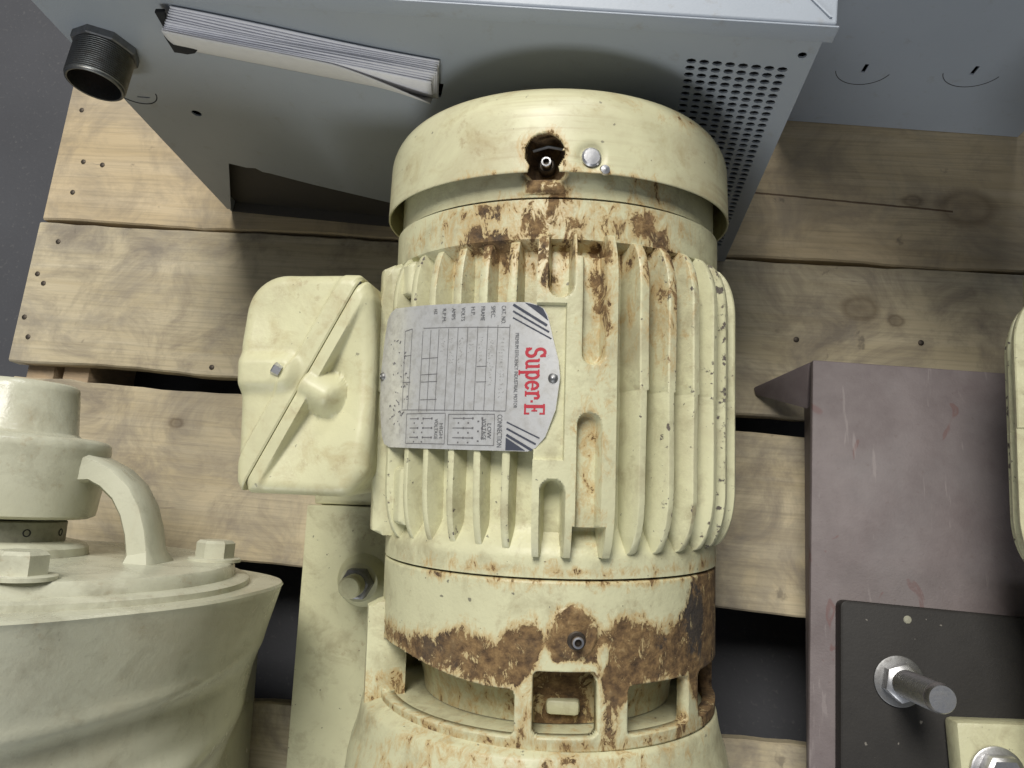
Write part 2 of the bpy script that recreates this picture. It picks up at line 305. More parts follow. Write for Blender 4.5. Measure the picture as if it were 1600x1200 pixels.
for u, v in ((-0.6343, 0.297), (-0.651, 0.256), (-0.641, 0.245), (-0.655, 0.203), (-0.645, 0.18), (-0.642, 0.468), (-0.625, 0.40), (-0.60, 0.397), (-0.63, 0.36), (0.255, 0.205), (0.335, 0.24), (0.21, 0.235), (-0.42, 0.16)):
    lathe('nail', [(PZ - 0.004, 0.0026), (PZ + 0.0006, 0.003), (PZ + 0.0011, 0.0022), (PZ + 0.0012, 0.0001)], DARKM, pal, 10, 'Z', Matrix.Translation((u, v, 0)))

# ------------------------------------------------------------------ grey cabinet with perforated front
CO = Vector((-0.40217409, 0.37403855, 0.0)); CA = Vector((0.99237203, -0.12310467, 0.00655747)); CB = Vector((-0.00125947, 0.04306512, 0.99907147)); CN = Vector((0.12327276, 0.99145884, -0.04258157))
CM = Matrix(((CA.x, CN.x, CB.x, CO.x), (CA.y, CN.y, CB.y, CO.y), (CA.z, CN.z, CB.z, CO.z + 0.001), (0, 0, 0, 1)))
cab = empty('electrical_cabinet', CM, 'grey sheet metal cabinet with punched vent grid and papers tucked in its front', 'cabinet')
CW, CH, CD = 0.5617, 0.3645, 0.22
def ell(cx, cy, rx, ry, n=10): return [(cx + rx * math.cos(2 * math.pi * k / n), cy + ry * math.sin(2 * math.pi * k / n)) for k in range(n)]
sd = Vector((0.2, -0.040)).normalized(); sn = Vector((-sd.y, sd.x)); s0 = Vector((0.0950, 0.300))
def sl(a, h): q = s0 + sd * a + sn * h; return (q.x, q.y)
loops = [[(0, 0.010), (0.004, 0.010), (0.0517, 0.1175), (0.068, 0.112), (0.078, 0.1125), (0.083, 0.106), (0.09, 0.1045), (0.13, 0.089), (0.205, 0.0646), (0.30, 0.035), (0.36, 0.02), (0.36, 0.0), (CW, 0), (CW, CH - 0.002), (0, CH - 0.002)]]  # slanted lower opening is made up, cut along the edge of a shaded area
def pg(c_, r_): return (0.4828 + 0.00876 * c_ + 0.00012 * r_, 0.3195 - 0.0073 * r_ - 0.00035 * c_)
loops.append([sl(0.0, -0.004), sl(0.205, -0.004), sl(0.207, 0.014), sl(0.0, 0.014)])
loops.append([pg(-.5, -.5), pg(7.5, -.5), pg(7.5, 38.5), pg(-.5, 38.5)])
loops += [ell(0.0617, 0.2039, 0.0045, 0.0045, 12), ell(0.553, 0.3326, 0.003, 0.003, 10)]
loops.append([(0.0215 + x, 0.2225 + y) for x, y in ((-0.006, -0.0008), (0.006, -0.0008), (0.006, 0.0008), (-0.006, 0.0008))])
def panel(name, loops, mat, parent, perf=False):
    flatv = [q for L in loops for q in L]; tri = tessellate_polygon([[Vector((x, z, 0)) for x, z in L] for L in loops])
    b = bmesh.new(); vs = [b.verts.new((x, 0, z)) for x, z in flatv]
    for t_ in tri:
        try: b.faces.new([vs[k] for k in t_])
        except ValueError: pass
    if perf:      # every punched hole of the vent
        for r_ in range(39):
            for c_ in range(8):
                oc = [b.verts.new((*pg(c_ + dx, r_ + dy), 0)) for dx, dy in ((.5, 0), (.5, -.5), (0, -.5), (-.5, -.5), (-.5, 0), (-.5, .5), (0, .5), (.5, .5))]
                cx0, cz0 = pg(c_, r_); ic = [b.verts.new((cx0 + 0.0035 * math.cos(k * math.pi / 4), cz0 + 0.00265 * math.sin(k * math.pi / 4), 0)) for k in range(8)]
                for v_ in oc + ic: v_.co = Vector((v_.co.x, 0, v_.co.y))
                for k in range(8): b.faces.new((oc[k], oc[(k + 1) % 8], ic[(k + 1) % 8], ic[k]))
        bmesh.ops.remove_doubles(b, verts=b.verts, dist=1e-6)
    b.normal_update()
    for f in b.faces:
        if f.normal.y > 0: f.normal_flip()
    o_ = bmobj(name, b, mat, parent, smooth=0); m_ = o_.modifiers.new('thickness', 'SOLIDIFY'); m_.thickness = 0.0015; m_.offset = -1; return o_
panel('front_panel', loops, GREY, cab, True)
top = prism('top_cover', [(-0.003, -0.004), (CW + 0.003, -0.004), (CW + 0.003, CD + 0.003), (-0.003, CD + 0.003)], CH - 0.001, CH + 0.003, GREY2, cab, 0.0018, 3)
prism('cover_hem', [(-0.0045, -0.0055), (CW + 0.0045, -0.0055), (CW + 0.0045, -0.0041), (-0.0045, -0.0041)], CH - 0.012, CH + 0.0022, GREY2, top, 0.0006)
b = bmesh.new(); v = [b.verts.new(p) for p in ((CW - 0.002, 0.0, CH + 0.0031), (CW - 0.0005, 0.0, CH + 0.0031), (CW - 0.047, 0.05, CH + 0.0031), (CW - 0.0485, 0.05, CH + 0.0031))]
v2 = [b.verts.new(q.co + Vector((0, 0, 0.0012))) for q in v]; b.faces.new(v[::-1]); b.faces.new(v2)
for i in range(4): b.faces.new((v[i], v[(i + 1) % 4], v2[(i + 1) % 4], v2[i]))
bmobj('mitre_seam', b, GREY2, top, 0.0004)
box('side_panel', (-0.0005, 0.0018, 0), (0.0012, CD, CH - 0.0015), GREY, cab, 0.0003); box('side_panel', (CW - 0.0012, 0.0018, 0), (CW + 0.0005, CD, CH - 0.0015), GREY, cab, 0.0003)
box('back_panel', (0.0015, CD - 0.0015, 0), (CW - 0.0015, CD, CH - 0.0015), GREY, cab, 0.0003)
box('dark_backing', (0.0025, 0.014, 0.0), (0.45, 0.0155, 0.20), INSHADE, cab, 0.0003)  # dark colour stands for the shade on the lower front
box('vent_dark_backing', (0.452, 0.020, 0.0), (CW - 0.002, 0.0215, CH - 0.003), HOLED, cab, 0.0003)  # near-black sheet puts the shade of the empty interior behind the holes
box('bottom_panel', (0.0015, 0.002, 0.0), (CW - 0.0015, CD - 0.002, 0.0012), INSHADE, cab, 0.0003)
# knockout ring and conduit nipple
NC = Vector((0.030, 0, 0.290))
def ringy(name, cx, cz, r, w, a0, a1, mat, parent, y=-0.0004, n=40):
    an = np.radians(np.linspace(a0, a1, n)); P = np.zeros((n, 4, 3))
    for j, (rr, yy) in enumerate(((r - w, 0.0005), (r - w * 0.4, y), (r + w * 0.4, y), (r + w, 0.0005))):
        P[:, j, 0] = cx + rr * np.cos(an); P[:, j, 2] = cz + rr * np.sin(an); P[:, j, 1] = yy
    return grid(name, P, mat, parent, flip=True)
ringy('knockout', 0.0165, 0.233, 0.0205, 0.0007, 190, 350, HOLED, cab)
NM = Matrix.Translation(NC) @ Matrix.Rotation(math.radians(90), 4, 'X')      # local Z -> -Y (out of the panel)
prof = [(-0.004, 0.0218), (0.002, 0.0218)]; z = 0.002
while z < 0.034: prof += [(z + 0.0006, 0.0224), (z + 0.0012, 0.0214)]; z += 0.0017
prof += [(0.0355, 0.0215), (0.0362, 0.0205), (0.0358, 0.0194), (0.02, 0.0192), (-0.004, 0.0192)]
nip = lathe('conduit_nipple', prof, NIPPLE, cab, 56, 'Z', NM, smooth=60)
lathe('locknut', [(0.0, 0.0250), (0.0055, 0.0250), (0.0065, 0.0242), (0.0065, 0.0218)], DULL, nip, 8, 'Z', NM, smooth=20)
lathe('inner_bush', [(0.004, 0.0194), (0.0045, 0.0165), (0.003, 0.0001)], flat('rusty_inside', (0.09, 0.04, 0.025)), nip, 40, 'Z', NM)

# booklet stuffed into the slot of the cabinet front
ML = CM @ Matrix(((sd.x, 0, sn.x, s0.x), (0, 1, 0, 0), (sd.y, 0, sn.y, s0.y), (0, 0, 0, 1)))
bk = empty('manual_booklet', ML, 'bundle of white paper sheets curling out of the slot in the grey cabinet', 'booklet')
def leaf(name, out, hgt, x0, x1, mat, th=0.0009, topf=None):
    P = np.zeros((44, 12, 3)); xs = np.linspace(x0, x1, 44)
    for i, x in enumerate(xs):
        k = (x - x0) / (x1 - x0); bow = 1 + 0.10 * math.sin(k * math.pi) + 0.03 * math.sin(k * 7 + out * 900); h_ = (hgt + 0.0012 * math.sin(k * 5 + out * 400)) * (1 if topf is None else topf(k))
        for j in range(12): t_ = j / 11; P[i, j] = (x, -(0.002 + (out * bow - 0.002) * math.sin(t_ * 1.45) / 0.993), -0.004 + (h_ + 0.004) * t_)
    ob = grid(name, P, mat, bk, smooth=60); md = ob.modifiers.new('thickness', 'SOLIDIFY'); md.thickness = th; md.offset = -1; return ob
for i in range(10): leaf('page', 0.0135 - 0.00125 * i, 0.0350 + 0.0010 * i + rng.uniform(-0.0008, 0.0008), 0.003 + 0.0007 * i, 0.2000 + rng.uniform(-0.001, 0.002) + 0.0004 * i, PAPER)
leaf('cover_sheet', 0.0148, 0.0345, 0.003, 0.199, COVER, 0.0006, lambda k: 1 - 0.75 * max(0, (k - 0.62) / 0.38) ** 1.4)
tn = [(-0.004, 0.0), (0.006, 0.001), (0.0125, 0.004), (0.016, 0.0085), (0.0115, 0.0125), (0.0125, 0.019), (0.007, 0.024), (0.008, 0.031), (0.002, 0.036), (0.0035, 0.047), (-0.004, 0.045), (-0.003, 0.03), (-0.006, 0.018)]
prism('torn_black_lining', tn, 0.004, 0.0075, BLACK, bk, 0.0006, 1, Matrix.Translation((0.004, -0.0015, 0.000)) @ Matrix.Rotation(math.radians(90), 4, 'X'))

# ------------------------------------------------------------------ second cabinet, behind, with knockouts
c2a = Vector((0.238, 0.471, 0)); c2b = Vector((0.472, 0.444, 0)); cx_ = (c2b - c2a).normalized(); yaw2 = math.atan2(cx_.y, cx_.x)
c2 = empty('electrical_cabinet', Matrix.Translation(c2a - cx_ * 0.03 + Vector((0, 0, 0.001))) @ Matrix.Rotation(yaw2, 4, 'Z'), 'blue grey steel cabinet with round slotted knockouts, standing beside the vented cabinet', 'cabinet')
W2 = 0.03 + (c2b - c2a).length
H2 = 0.74  # unseen upper part made tall to shade the boards in front
panel('front_panel', [[(0, 0), (W2, 0), (W2, H2), (0, H2)]] + [[(kx - 0.0018, kz - 0.0065), (kx + 0.0018, kz - 0.0065), (kx + 0.0018, kz + 0.0065), (kx - 0.0018, kz + 0.0065)] for kx, kz in ((0.0715, 0.1005), (0.17, 0.108))], GREY2, c2)
for kx, kz in ((0.0715, 0.1005), (0.17, 0.108)): ringy('knockout', kx, kz, 0.0265, 0.0006, 195, 345, GASKET_ARC, c2)  # only the lower arc drawn, its shade line put in as dark colour
box('side_panel', (-0.0005, 0.0018, 0), (0.001, 0.18, H2), GREY2, c2, 0.0003); box('side_panel', (W2 - 0.001, 0.0018, 0), (W2 + 0.0005, 0.18, H2), GREY2, c2, 0.0003)
box('back_panel', (0.001, 0.1785, 0), (W2 - 0.001, 0.18, H2), GREY2, c2, 0.0003); box('top_cover', (-0.002, -0.002, H2 + 0.0005), (W2 + 0.002, 0.182, H2 + 0.003), GREY2, c2, 0.0008)
box('dark_backing', (0.002, 0.02, 0.001), (W2 - 0.002, 0.0215, H2 - 0.005), HOLED, c2, 0.0003)  # near-black sheet puts the interior shade behind the slots

# ------------------------------------------------------------------ electric motor (local Y = shaft axis, fan end +Y; angle from +Z to +X)
def pose(x, y, z, yaw, pit):
    ax = Vector((-math.sin(yaw) * math.cos(pit), math.cos(yaw) * math.cos(pit), math.sin(pit))); rx = Vector((math.cos(yaw), math.sin(yaw), 0)); up = rx.cross(ax)
    return Matrix(((rx.x, ax.x, up.x, x), (rx.y, ax.y, up.y, y), (rx.z, ax.z, up.z, z), (0, 0, 0, 1)))
MM = pose(-0.0237, -0.0042, 0.1831, -0.0203, 0.1133)
mot = empty('electric_motor', MM, 'cream finned electric motor with silver nameplate, conduit box and rusty end ring', 'motor')
def ss(a, b_, x): t_ = np.clip((x - a) / (b_ - a), 0, 1); return t_ * t_ * (3 - 2 * t_)
FANR = [(-47.8, .2287, 5, .006, .30), (-35, .2343, 5, .006, .34), (-23.8, .2190, 5, .012, .60), (-16.4, .2130, 5, .013, .66), (-11, .205, 3, .014, .60), (-5, .2249, 5, .012, .58), (-1, .208, 3, .012, .5), (2, .246, 4.5, .010, .62), (7.7, .2273, 6, .010, .46),
        (5, .2100, 3, .010, .55), (18.9, .2270, 7, .008, .36), (29.2, .2300, 5, .010, .66), (35, .2235, 4, .014, .68), (37.6, .2027, 3.2, .022, .64), (36.5, .1806, 2.8, .022, .58), (28.5, .200, 2.6, .018, .52), (29, .17, 2.2, .02, .36), (-18.7, .2356, 6, .006, .5),
        (14.5, .1881, 3, .018, .46), (15, .1636, 2.5, .02, .42), (12.5, .145, 2.5, .012, .36), (15.3, .2051, 3, .01, .48), (12, .09, 3, .02, .26), (12, .05, 3, .02, .24), (-30, .215, 3, .012, .40), (44, .232, 4, .006, .34), (20, .2, 2, .03, .33), (1, .19, 3, .01, .45)]
def rust_fan(ph, y):
    r = np.zeros_like(ph)
    for p0, y0, sp, sy, a in FANR: r = np.maximum(r, min(0.8, a * 1.22) * np.exp(-(((ph - p0) / sp) ** 2 + ((y - y0) / sy) ** 2) * 0.6))
    r = np.maximum(r, 0.36 * ss(-42, -30, ph) * (1 - ss(40, 50, ph)) * ss(0.185, 0.205, y) * (1 - ss(0.238, 0.25, y)) * (1 - 0.75 * np.exp(-(((ph - 19) / 5) ** 2 + ((y - 0.226) / 0.01) ** 2))))
    r = np.maximum(r, 0.30 * ss(22, 27, ph) * (1 - ss(38, 42, ph)) * ss(0.13, 0.18, y))
    r = np.maximum(r, 0.33 * np.exp(-((y - 0.005) / 0.004) ** 2) * ss(-60, -20, ph)); return r
RT = np.array([(-75, -.046), (-60.8, -.0472), (-34.6, -.0446), (-20.8, -.033), (-16.6, -.0414), (-12, -.0419), (-8.4, -.0303), (-1.9, -.0278), (1.8, -.0351), (17.6, -.0317), (23.8, -.0274), (33.2, -.0286), (37, -.0341), (45.7, -.0313), (49.6, -.0174), (52.4, -.0038), (60, .004), (90, .004)])
RB = np.array([(-75, -.056), (-60.1, -.0567), (-37.5, -.0613), (-18.6, -.0637), (-8, -.0643), (-5.2, -.0655), (-1, -.0545), (2.7, -.0540), (15, -.0540), (17.8, -.060), (20, -.085), (25.5, -.07), (27.3, -.0640), (43.5, -.0647), (50, -.066), (56, -.09), (62, -.105), (90, -.11)])
def rust_front(ph, y):
    tp = np.interp(ph, RT[:, 0], RT[:, 1]); bt = np.interp(ph, RB[:, 0], RB[:, 1]); d = np.minimum(tp - y, y - bt)
    r = np.clip(0.50 + d / 0.020, 0, 0.76)
    arc = np.hypot((ph - 9.5) * math.pi / 180 * 0.127, y + 0.0335)
    r = np.maximum(r, np.clip(0.52 + (0.0165 - arc) / 0.010, 0, 0.80))
    clean = np.exp(-(((ph - 1.8) / 1.8) ** 2 + ((y + 0.046) / 0.007) ** 2)) + np.exp(-(((ph - 8) / 7) ** 2 + ((y + 0.0525) / 0.003) ** 2)) + 0.8 * np.exp(-(((ph - 18.5) / 1.5) ** 2 + ((y + 0.046) / 0.006) ** 2))
    r = r * (1 - np.clip(clean, 0, 1))
    r = np.maximum(r, 0.40 * np.exp(-((y + 0.001) / 0.004) ** 2) * ss(-45, 0, ph)); r = np.maximum(r, 0.42 * np.exp(-(((ph + 32) / 9) ** 2 + ((y + 0.002) / 0.004) ** 2)))
    r = np.maximum(r, 0.38 * np.exp(-((y + 0.1) / 0.006) ** 2)); r = np.maximum(r, 0.56 * np.exp(-(((ph - 21) / 4) ** 2)) * (y < -0.06)); r = np.maximum(r, 0.40 * np.exp(-(((ph + 3) / 3) ** 2)) * (y < -0.055)); r = np.maximum(r, 0.5 * np.exp(-(((ph - 48) / 10) ** 2 + ((y + 0.10) / 0.012) ** 2)))
    r = np.maximum(r, 0.55 * np.exp(-(((ph - 64) / 9) ** 2 + ((y + 0.088) / 0.02) ** 2)))
    return r
def polar(name, PH, Y, R, mat, parent, attrs=None, skirt=None, wrap=False, keep=None, smooth=40):
    """height field on a cylinder: PH (deg), Y, R arrays [n,m]; skirt drops the borders to a smaller radius"""
    if skirt is not None:
        pad = lambda A: np.pad(A, 1, mode='edge'); PH, Y, R = pad(PH), pad(Y), pad(R); attrs = {k: pad(v) for k, v in (attrs or {}).items()}
        R = R.copy(); R[0, :] = R[-1, :] = skirt; R[:, 0] = R[:, -1] = skirt
    a = np.radians(PH); P = np.stack([R * np.sin(a), Y, R * np.cos(a)], -1)
    return grid(name, P, mat, parent, keep=keep, wrap=wrap, attrs={k: v.ravel() for k, v in (attrs or {}).items()}, smooth=smooth)
TIP, FLO, BELT = 0.141, 0.117, 0.1268
phm = math.radians(-28.05); rho = 0.24528; dc = -0.11478; bmax = math.radians(17.37681); PW = 2 * bmax * rho
pcx, pcz = dc * math.sin(phm), dc * math.cos(phm)
def tip_r(ph):          # fins are cast lower under the nameplate so that it lies nearly flat
    th = np.radians(ph); A = pcx * np.sin(th) + pcz * np.cos(th); q = A + np.sqrt(A * A - (pcx ** 2 + pcz ** 2 - rho ** 2))
    w = ss(-64, -59, ph) * (1 - ss(1.5, 4, ph)); return TIP * (1 - w) + np.minimum(q - 0.0006, TIP) * w
# frame barrel
def core_r(y): return FLO + (BELT - FLO) * np.maximum(1 - ss(0.012, 0.034, y), ss(0.209, 0.2165, y))
ph_fine = np.concatenate([np.arange(-100, 100, 1.0), np.arange(100, 260, 4.0)]); ys = np.concatenate([[0.0, 0.0006], np.linspace(0.002, 0.24, 120), [0.2424, 0.243]])
PH, YY = np.meshgrid(ph_fine, ys, indexing='ij'); RR = core_r(YY) + 0; RR[:, 0] -= 0.002; RR[:, -1] -= 0.002
ru = rust_fan(PH, YY); ru[PH > 100] = 0
frame = polar('frame', PH, YY, RR, CREAM, mot, {'rust': ru, 'chip': 0.25 * ((YY < 0.004) | (YY > 0.239))}, wrap=True)
# cooling fins
def fin(phi, y0=0.0135, y1=0.2185, up=0.040, dn=0.042, wt=1.0, wr=1.95):
    n = 56; yy = np.concatenate([np.linspace(y0, y0 + dn, 12), np.linspace(y0 + dn + 0.004, 0.1183, 12), [0.1189], np.linspace(0.1195, y1 - up, 12), np.linspace(y1 - up + 0.003, y1, 12)])
    k = np.minimum(np.sqrt(np.clip(1 - ((y0 + dn - yy).clip(0) / dn) ** 2.0, 0, 1)), np.sqrt(np.clip(1 - ((yy - (y1 - up)).clip(0) / up) ** 2.2, 0, 1)))
    half = (yy > 0.1189)
    cols = [(-wr, 0), (-wt * 1.08, 0.90), (-wt * 0.8, 0.985), (0, 1.0), (wt * 0.8, 0.985), (wt * 1.08, 0.90), (wr, 0)]
    j1, j2, j3 = rng.normal(0, .12), rng.normal(0, .1), rng.normal(0, .0004)
    PHf = np.zeros((len(cols), len(yy))); RRf = np.zeros_like(PHf); CH_ = np.zeros_like(PHf); YYf = np.tile(yy, (len(cols), 1))
    tr = tip_r(np.array([phi]))[0] + j3
    for i, (dp, h) in enumerate(cols):
        wob = 0.10 * np.sin(yy * 60 + phi) + j1
        PHf[i] = phi + dp * np.where(half, 1.28, 1.0) + np.where(half, 0.22, -0.1) + wob
        base = BELT - 0.004; RRf[i] = (base - 0.010) + (tr - base + 0.010) * (0 if h == 0 else 1) * (1 - (1 - h) * 0.35) * (0.35 + 0.65 * k) if h else FLO - 0.003
        CH_[i] = 0.62 if 0 < h < 1 else (0.30 if h == 1 else 0.05)
    ru = rust_fan(PHf, YYf) * np.where(np.array([c[1] for c in cols])[:, None] > 0.5, 0.8, 1.15)
    f = polar('cooling_fin', PHf, YYf, RRf, CREAM, frame, {'rust': ru, 'chip': CH_ * (0.75 + 0.5 * rng.random())}); return f
FINS = [26.2 + 9.05 * k for k in range(17)] + [-10 - 9.05 * k for k in range(17)]
for p in FINS:
    if -96 < p < -66:      # side where the conduit box is mounted
        continue
    fin(p)
# raised pad with cast slots on the crown of the frame
p_ = np.arange(-2.4, 18.61, 0.30); y_ = np.arange(0.0140, 0.2190, 0.0011); PH, YY = np.meshgrid(p_, y_, indexing='ij'); AR = np.radians(PH) * TIP
def slot(pl, pr, ya, yb, depth):
    xl, xr = math.radians(pl) * TIP, math.radians(pr) * TIP; r = (xr - xl) / 2; xc = (xl + xr) / 2; q = np.clip(YY, ya + r * 0.8, yb - r * 0.8); d = np.hypot(AR - xc, (YY - q)) - r
    return depth * (1 - ss(-0.0022, 0.0, d))
endk = np.minimum(np.sqrt(np.clip(1 - ((0.052 - YY).clip(0) / 0.042) ** 2, 0, 1)), np.sqrt(np.clip(1 - ((YY - 0.182).clip(0) / 0.040) ** 2.2, 0, 1)))
RR = np.maximum(BELT - 0.001, FLO + (TIP - FLO) * (0.35 + 0.65 * endk))
cut = np.maximum.reduce([slot(0.3, 7.3, 0.1765, 0.30, 0.0195), slot(9.2, 15.6, 0.134, 0.300, 0.0085), slot(8.4, 15.0, -0.1, 0.102, 0.0085), slot(-0.6, 5.9, -0.1, 0.0607, 0.0195)])
cut = np.maximum(cut, 0.020 * (PH > 8.0) * (PH < 16.4) * np.maximum(ss(0.2025, 0.2045, YY), 1 - ss(0.0315, 0.0335, YY)))
RR = np.maximum(RR - cut, core_r(YY) - 0.0005); RR = np.where((PH < 5.2) & (YY > 0.074) & (YY < 0.1712), np.minimum(RR, TIP - 0.0034), RR); edge = np.hypot(*np.gradient(RR, 1.0)); CHP = np.clip(edge / 0.004, 0, 1) * 0.5 + 0.06
polar('raised_pad', PH, YY, RR, CREAM, frame, {'rust': rust_fan(PH, YY), 'chip': CHP}, skirt=FLO - 0.004, smooth=50)
# small cast panels near the conduit box side
for a0, a1, ya, yb in ((-58.5, -48.5, 0.186, 0.2115), (-58.5, -48.5, 0.026, 0.066)):
    PH, YY = np.meshgrid(np.linspace(a0, a1, 14), np.linspace(ya, yb, 18), indexing='ij'); e_ = np.minimum(np.minimum(PH - a0, a1 - PH) * 0.00246, np.minimum(YY - ya, yb - YY)); polar('cast_panel', PH, YY, 0.1285 + 0.0035 * ss(0, 0.003, e_), CREAM, frame, {'chip': 0.35 * (e_ < 0.002)}, skirt=FLO)
# long cast bar beside the conduit box
PH, YY = np.meshgrid(np.linspace(-69.5, -62.5, 12), np.linspace(0.016, 0.2145, 60), indexing='ij'); e_ = np.minimum(np.minimum(PH + 69.5, -62.5 - PH) * 0.00246, np.minimum(YY - 0.016, 0.2145 - YY))
polar('cast_bar', PH, YY, 0.1325 + 0.0075 * ss(0, 0.004, e_), CREAM, frame, {'chip': 0.45 * (e_ < 0.0025)}, skirt=FLO)
# fan-end bracket under the cover
PH, YY = np.meshgrid(np.arange(-180, 180, 1.0), np.concatenate([[0.2434, 0.2440], np.linspace(0.2448, 0.31, 40)]), indexing='ij'); RR = 0.1236 + 0 * PH; RR[:, 0] -= 0.004; RR[:, 1] -= 0.0012
boss = np.exp(-((PH - 11.4) / 6.0) ** 4) * ss(0.250, 0.256, YY) * 0.004; notch = np.exp(-((PH + 1.7) / 6.2) ** 6)
RR = RR + boss - 0.018 * notch * ss(0.256, 0.262, YY) * (1 - ss(0.288, 0.292, YY)) + 0.003 * notch * (1 - ss(0.252, 0.258, YY)) * ss(0.246, 0.249, YY)
polar('fan_end_bracket', PH, YY, RR, CREAM, mot, {'rust': np.maximum(rust_fan(PH, YY), notch * np.where(YY > 0.262, 1.6, 0.62) * (YY > 0.247) * (YY < 0.300)), 'chip': 0.55 * (YY < 0.2442) * (np.abs(PH) < 60)}, wrap=True)  # rust mask also filled across the notch to make the recess dark
# fan cover with the round notch in its rim
cp = [(0.2576, 0.1348), (0.2582, 0.1352)] + [(y, 0.1352 - (y - 0.258) * 0.03) for y in np.linspace(0.2592, 0.294, 30)] + [(0.2944 + 0.030 * math.sin(a), 0.1341 - 0.030 * (1 - math.cos(a)) * 0.9) for a in np.radians(np.arange(6, 91, 6))] + [(0.3246, 0.09), (0.325, 0.05), (0.325, 0.002)]
pf = np.concatenate([np.arange(-180, -16, 3.0), np.arange(-16, 20, 0.30), np.arange(20, 180, 3.0)]); Yc = np.array([c[0] for c in cp]); Rc = np.array([c[1] for c in cp])
PH, YY = np.meshgrid(pf, Yc, indexing='ij'); RR = np.tile(Rc, (len(pf), 1)); XX = np.radians(PH + 1.7) * 0.135; hr = 0.0137; hy = 0.2702
d = np.hypot(XX, YY - hy); near = np.abs(d - hr) < 0.0006; f_ = np.where(near & (d > 1e-6), hr / np.maximum(d, 1e-6), 1.0); XX2 = XX * f_; YY = np.where(near, hy + (YY - hy) * f_, YY); PH = np.where(near, np.degrees(XX2 / 0.135) - 1.7, PH)
xc = np.radians(PH - 11.4) * 0.135; dd = np.hypot(xc, YY - 0.2685); RR = RR - 0.0032 * np.exp(-(dd / 0.0085) ** 4)
inside = (np.hypot(np.radians(PH + 1.7) * 0.135, YY - hy) < hr - 1e-4) | ((np.abs(np.radians(PH + 1.7) * 0.135) < 0.0098) & (YY < hy - 0.008))
kp = ~(inside[:, :-1] & inside[:, 1:] & np.roll(inside, -1, 0)[:, :-1] & np.roll(inside, -1, 0)[:, 1:]); kp &= ~(inside[:, :-1] | np.roll(inside, -1, 0)[:, 1:]) | near[:, :-1]
ring_ = np.exp(-((d - hr) / 0.0035) ** 2); ru = np.maximum(0.42 * ring_, 0.30 * np.exp(-((YY - 0.2585) / 0.003) ** 2) * (np.abs(PH) < 30)); ru = np.maximum(ru, 0.37 * np.exp(-(((PH - 47) / 14) ** 2 + ((YY - 0.309) / 0.006) ** 2)))
ch_ = np.maximum(0.34 * np.exp(-((YY - 0.309) / 0.012) ** 2), 0.30 * (YY < 0.2585)); ch_ = np.maximum(ch_, 0.95 * np.exp(-(((PH - 15) / 1.7) ** 2 + ((YY - 0.2605) / 0.003) ** 2)))
fc = polar('fan_cover', PH, YY, RR, FANPAINT, mot, {'rust': ru, 'chip': ch_}, wrap=True, keep=kp); md = fc.modifiers.new('thickness', 'SOLIDIFY'); md.thickness = 0.0022; md.offset = -1
def radial(ph, y, r): a = math.radians(ph); return Vector((math.sin(a) * r, y, math.cos(a) * r)), Vector((math.sin(a), 0, math.cos(a)))
p0, n0 = radial(11.4, 0.2685, 0.1322); lathe('cover_bolt', [(-0.004, 0.0064), (0.0024, 0.0064), (0.0034, 0.0052), (0.0036, 0.001), (0.0036, 0.0001)], STEEL, fc, 24, 'Z', zmat(p0, n0))
p0, n0 = radial(15.2, 0.2606, 0.1352); lathe('bare_dent', [(-0.001, 0.0036), (0.0006, 0.0030), (0.0010, 0.0001)], STEEL, fc, 14, 'Z', zmat(p0, n0))
def plug(ph, y, r, parent, R=0.0058):
    p0, n0 = radial(ph, y, r); g = lathe('grease_plug', [(-0.012, R), (0.0, R), (0.0012, R * 0.8), (0.0012, R * 0.62), (0.0055, R * 0.55), (0.0058, R * 0.32), (0.0035, R * 0.28), (0.0035, 0.0001)], DARKM, parent, 24, 'Z', zmat(p0, n0))
    lathe('plug_ring', [(0.0050, R * 0.60), (0.0066, R * 0.56), (0.0068, R * 0.38), (0.0050, R * 0.34)], STEEL, g, 24, 'Z', zmat(p0, n0)); return g
plug(-1.6, 0.2706, 0.1130, mot); tube('locking_wire', [radial(-6, 0.2792, 0.117)[0], radial(-1, 0.2806, 0.120)[0], radial(4, 0.2796, 0.118)[0]], 0.0012, DULL, mot, 8)
# drive-end bracket with windows
pf = np.concatenate([np.arange(-98, 98, 0.4), np.arange(98, 262, 4)]); yf = np.concatenate([[-0.0004, -0.0014], np.linspace(-0.0025, -0.103, 105)])[::-1]; PH, YY = np.meshgrid(pf, yf, indexing='ij')
RR = 0.1267 + 0 * PH; RR[:, -1] -= 0.0035; RR[:, -2] -= 0.0007
wins = [(-67, -6.4, -0.0960, -0.0672), (-1.6, 17.2, -0.0950, -0.0555), (26.0, 50.0, -0.0955, -0.0645), (56, 92, -0.0955, -0.0645), (-98, -74, -0.0955, -0.0672)]
def win_sd(ph, y, w):
    a0, a1, ya, yb = w; yb2 = yb + (0.010 * ss(10, 55, -ph) if a0 == -67 else 0)      # top edge of the side window rises towards the flank
    xr = np.radians(ph - (a0 + a1) / 2) * 0.1267; hx = math.radians(a1 - a0) / 2 * 0.1267; yc = (ya + yb2) / 2; hy_ = (yb2 - ya) / 2; rc = 0.004
    return np.hypot(np.clip(np.abs(xr) - hx + rc, 0, None), np.clip(np.abs(y - yc) - hy_ + rc, 0, None)) - rc + np.minimum(np.maximum(np.abs(xr) - hx + rc, np.abs(y - yc) - hy_ + rc), 0)
hole = np.zeros(PH.shape, bool); rimd = np.full(PH.shape, 1.0)
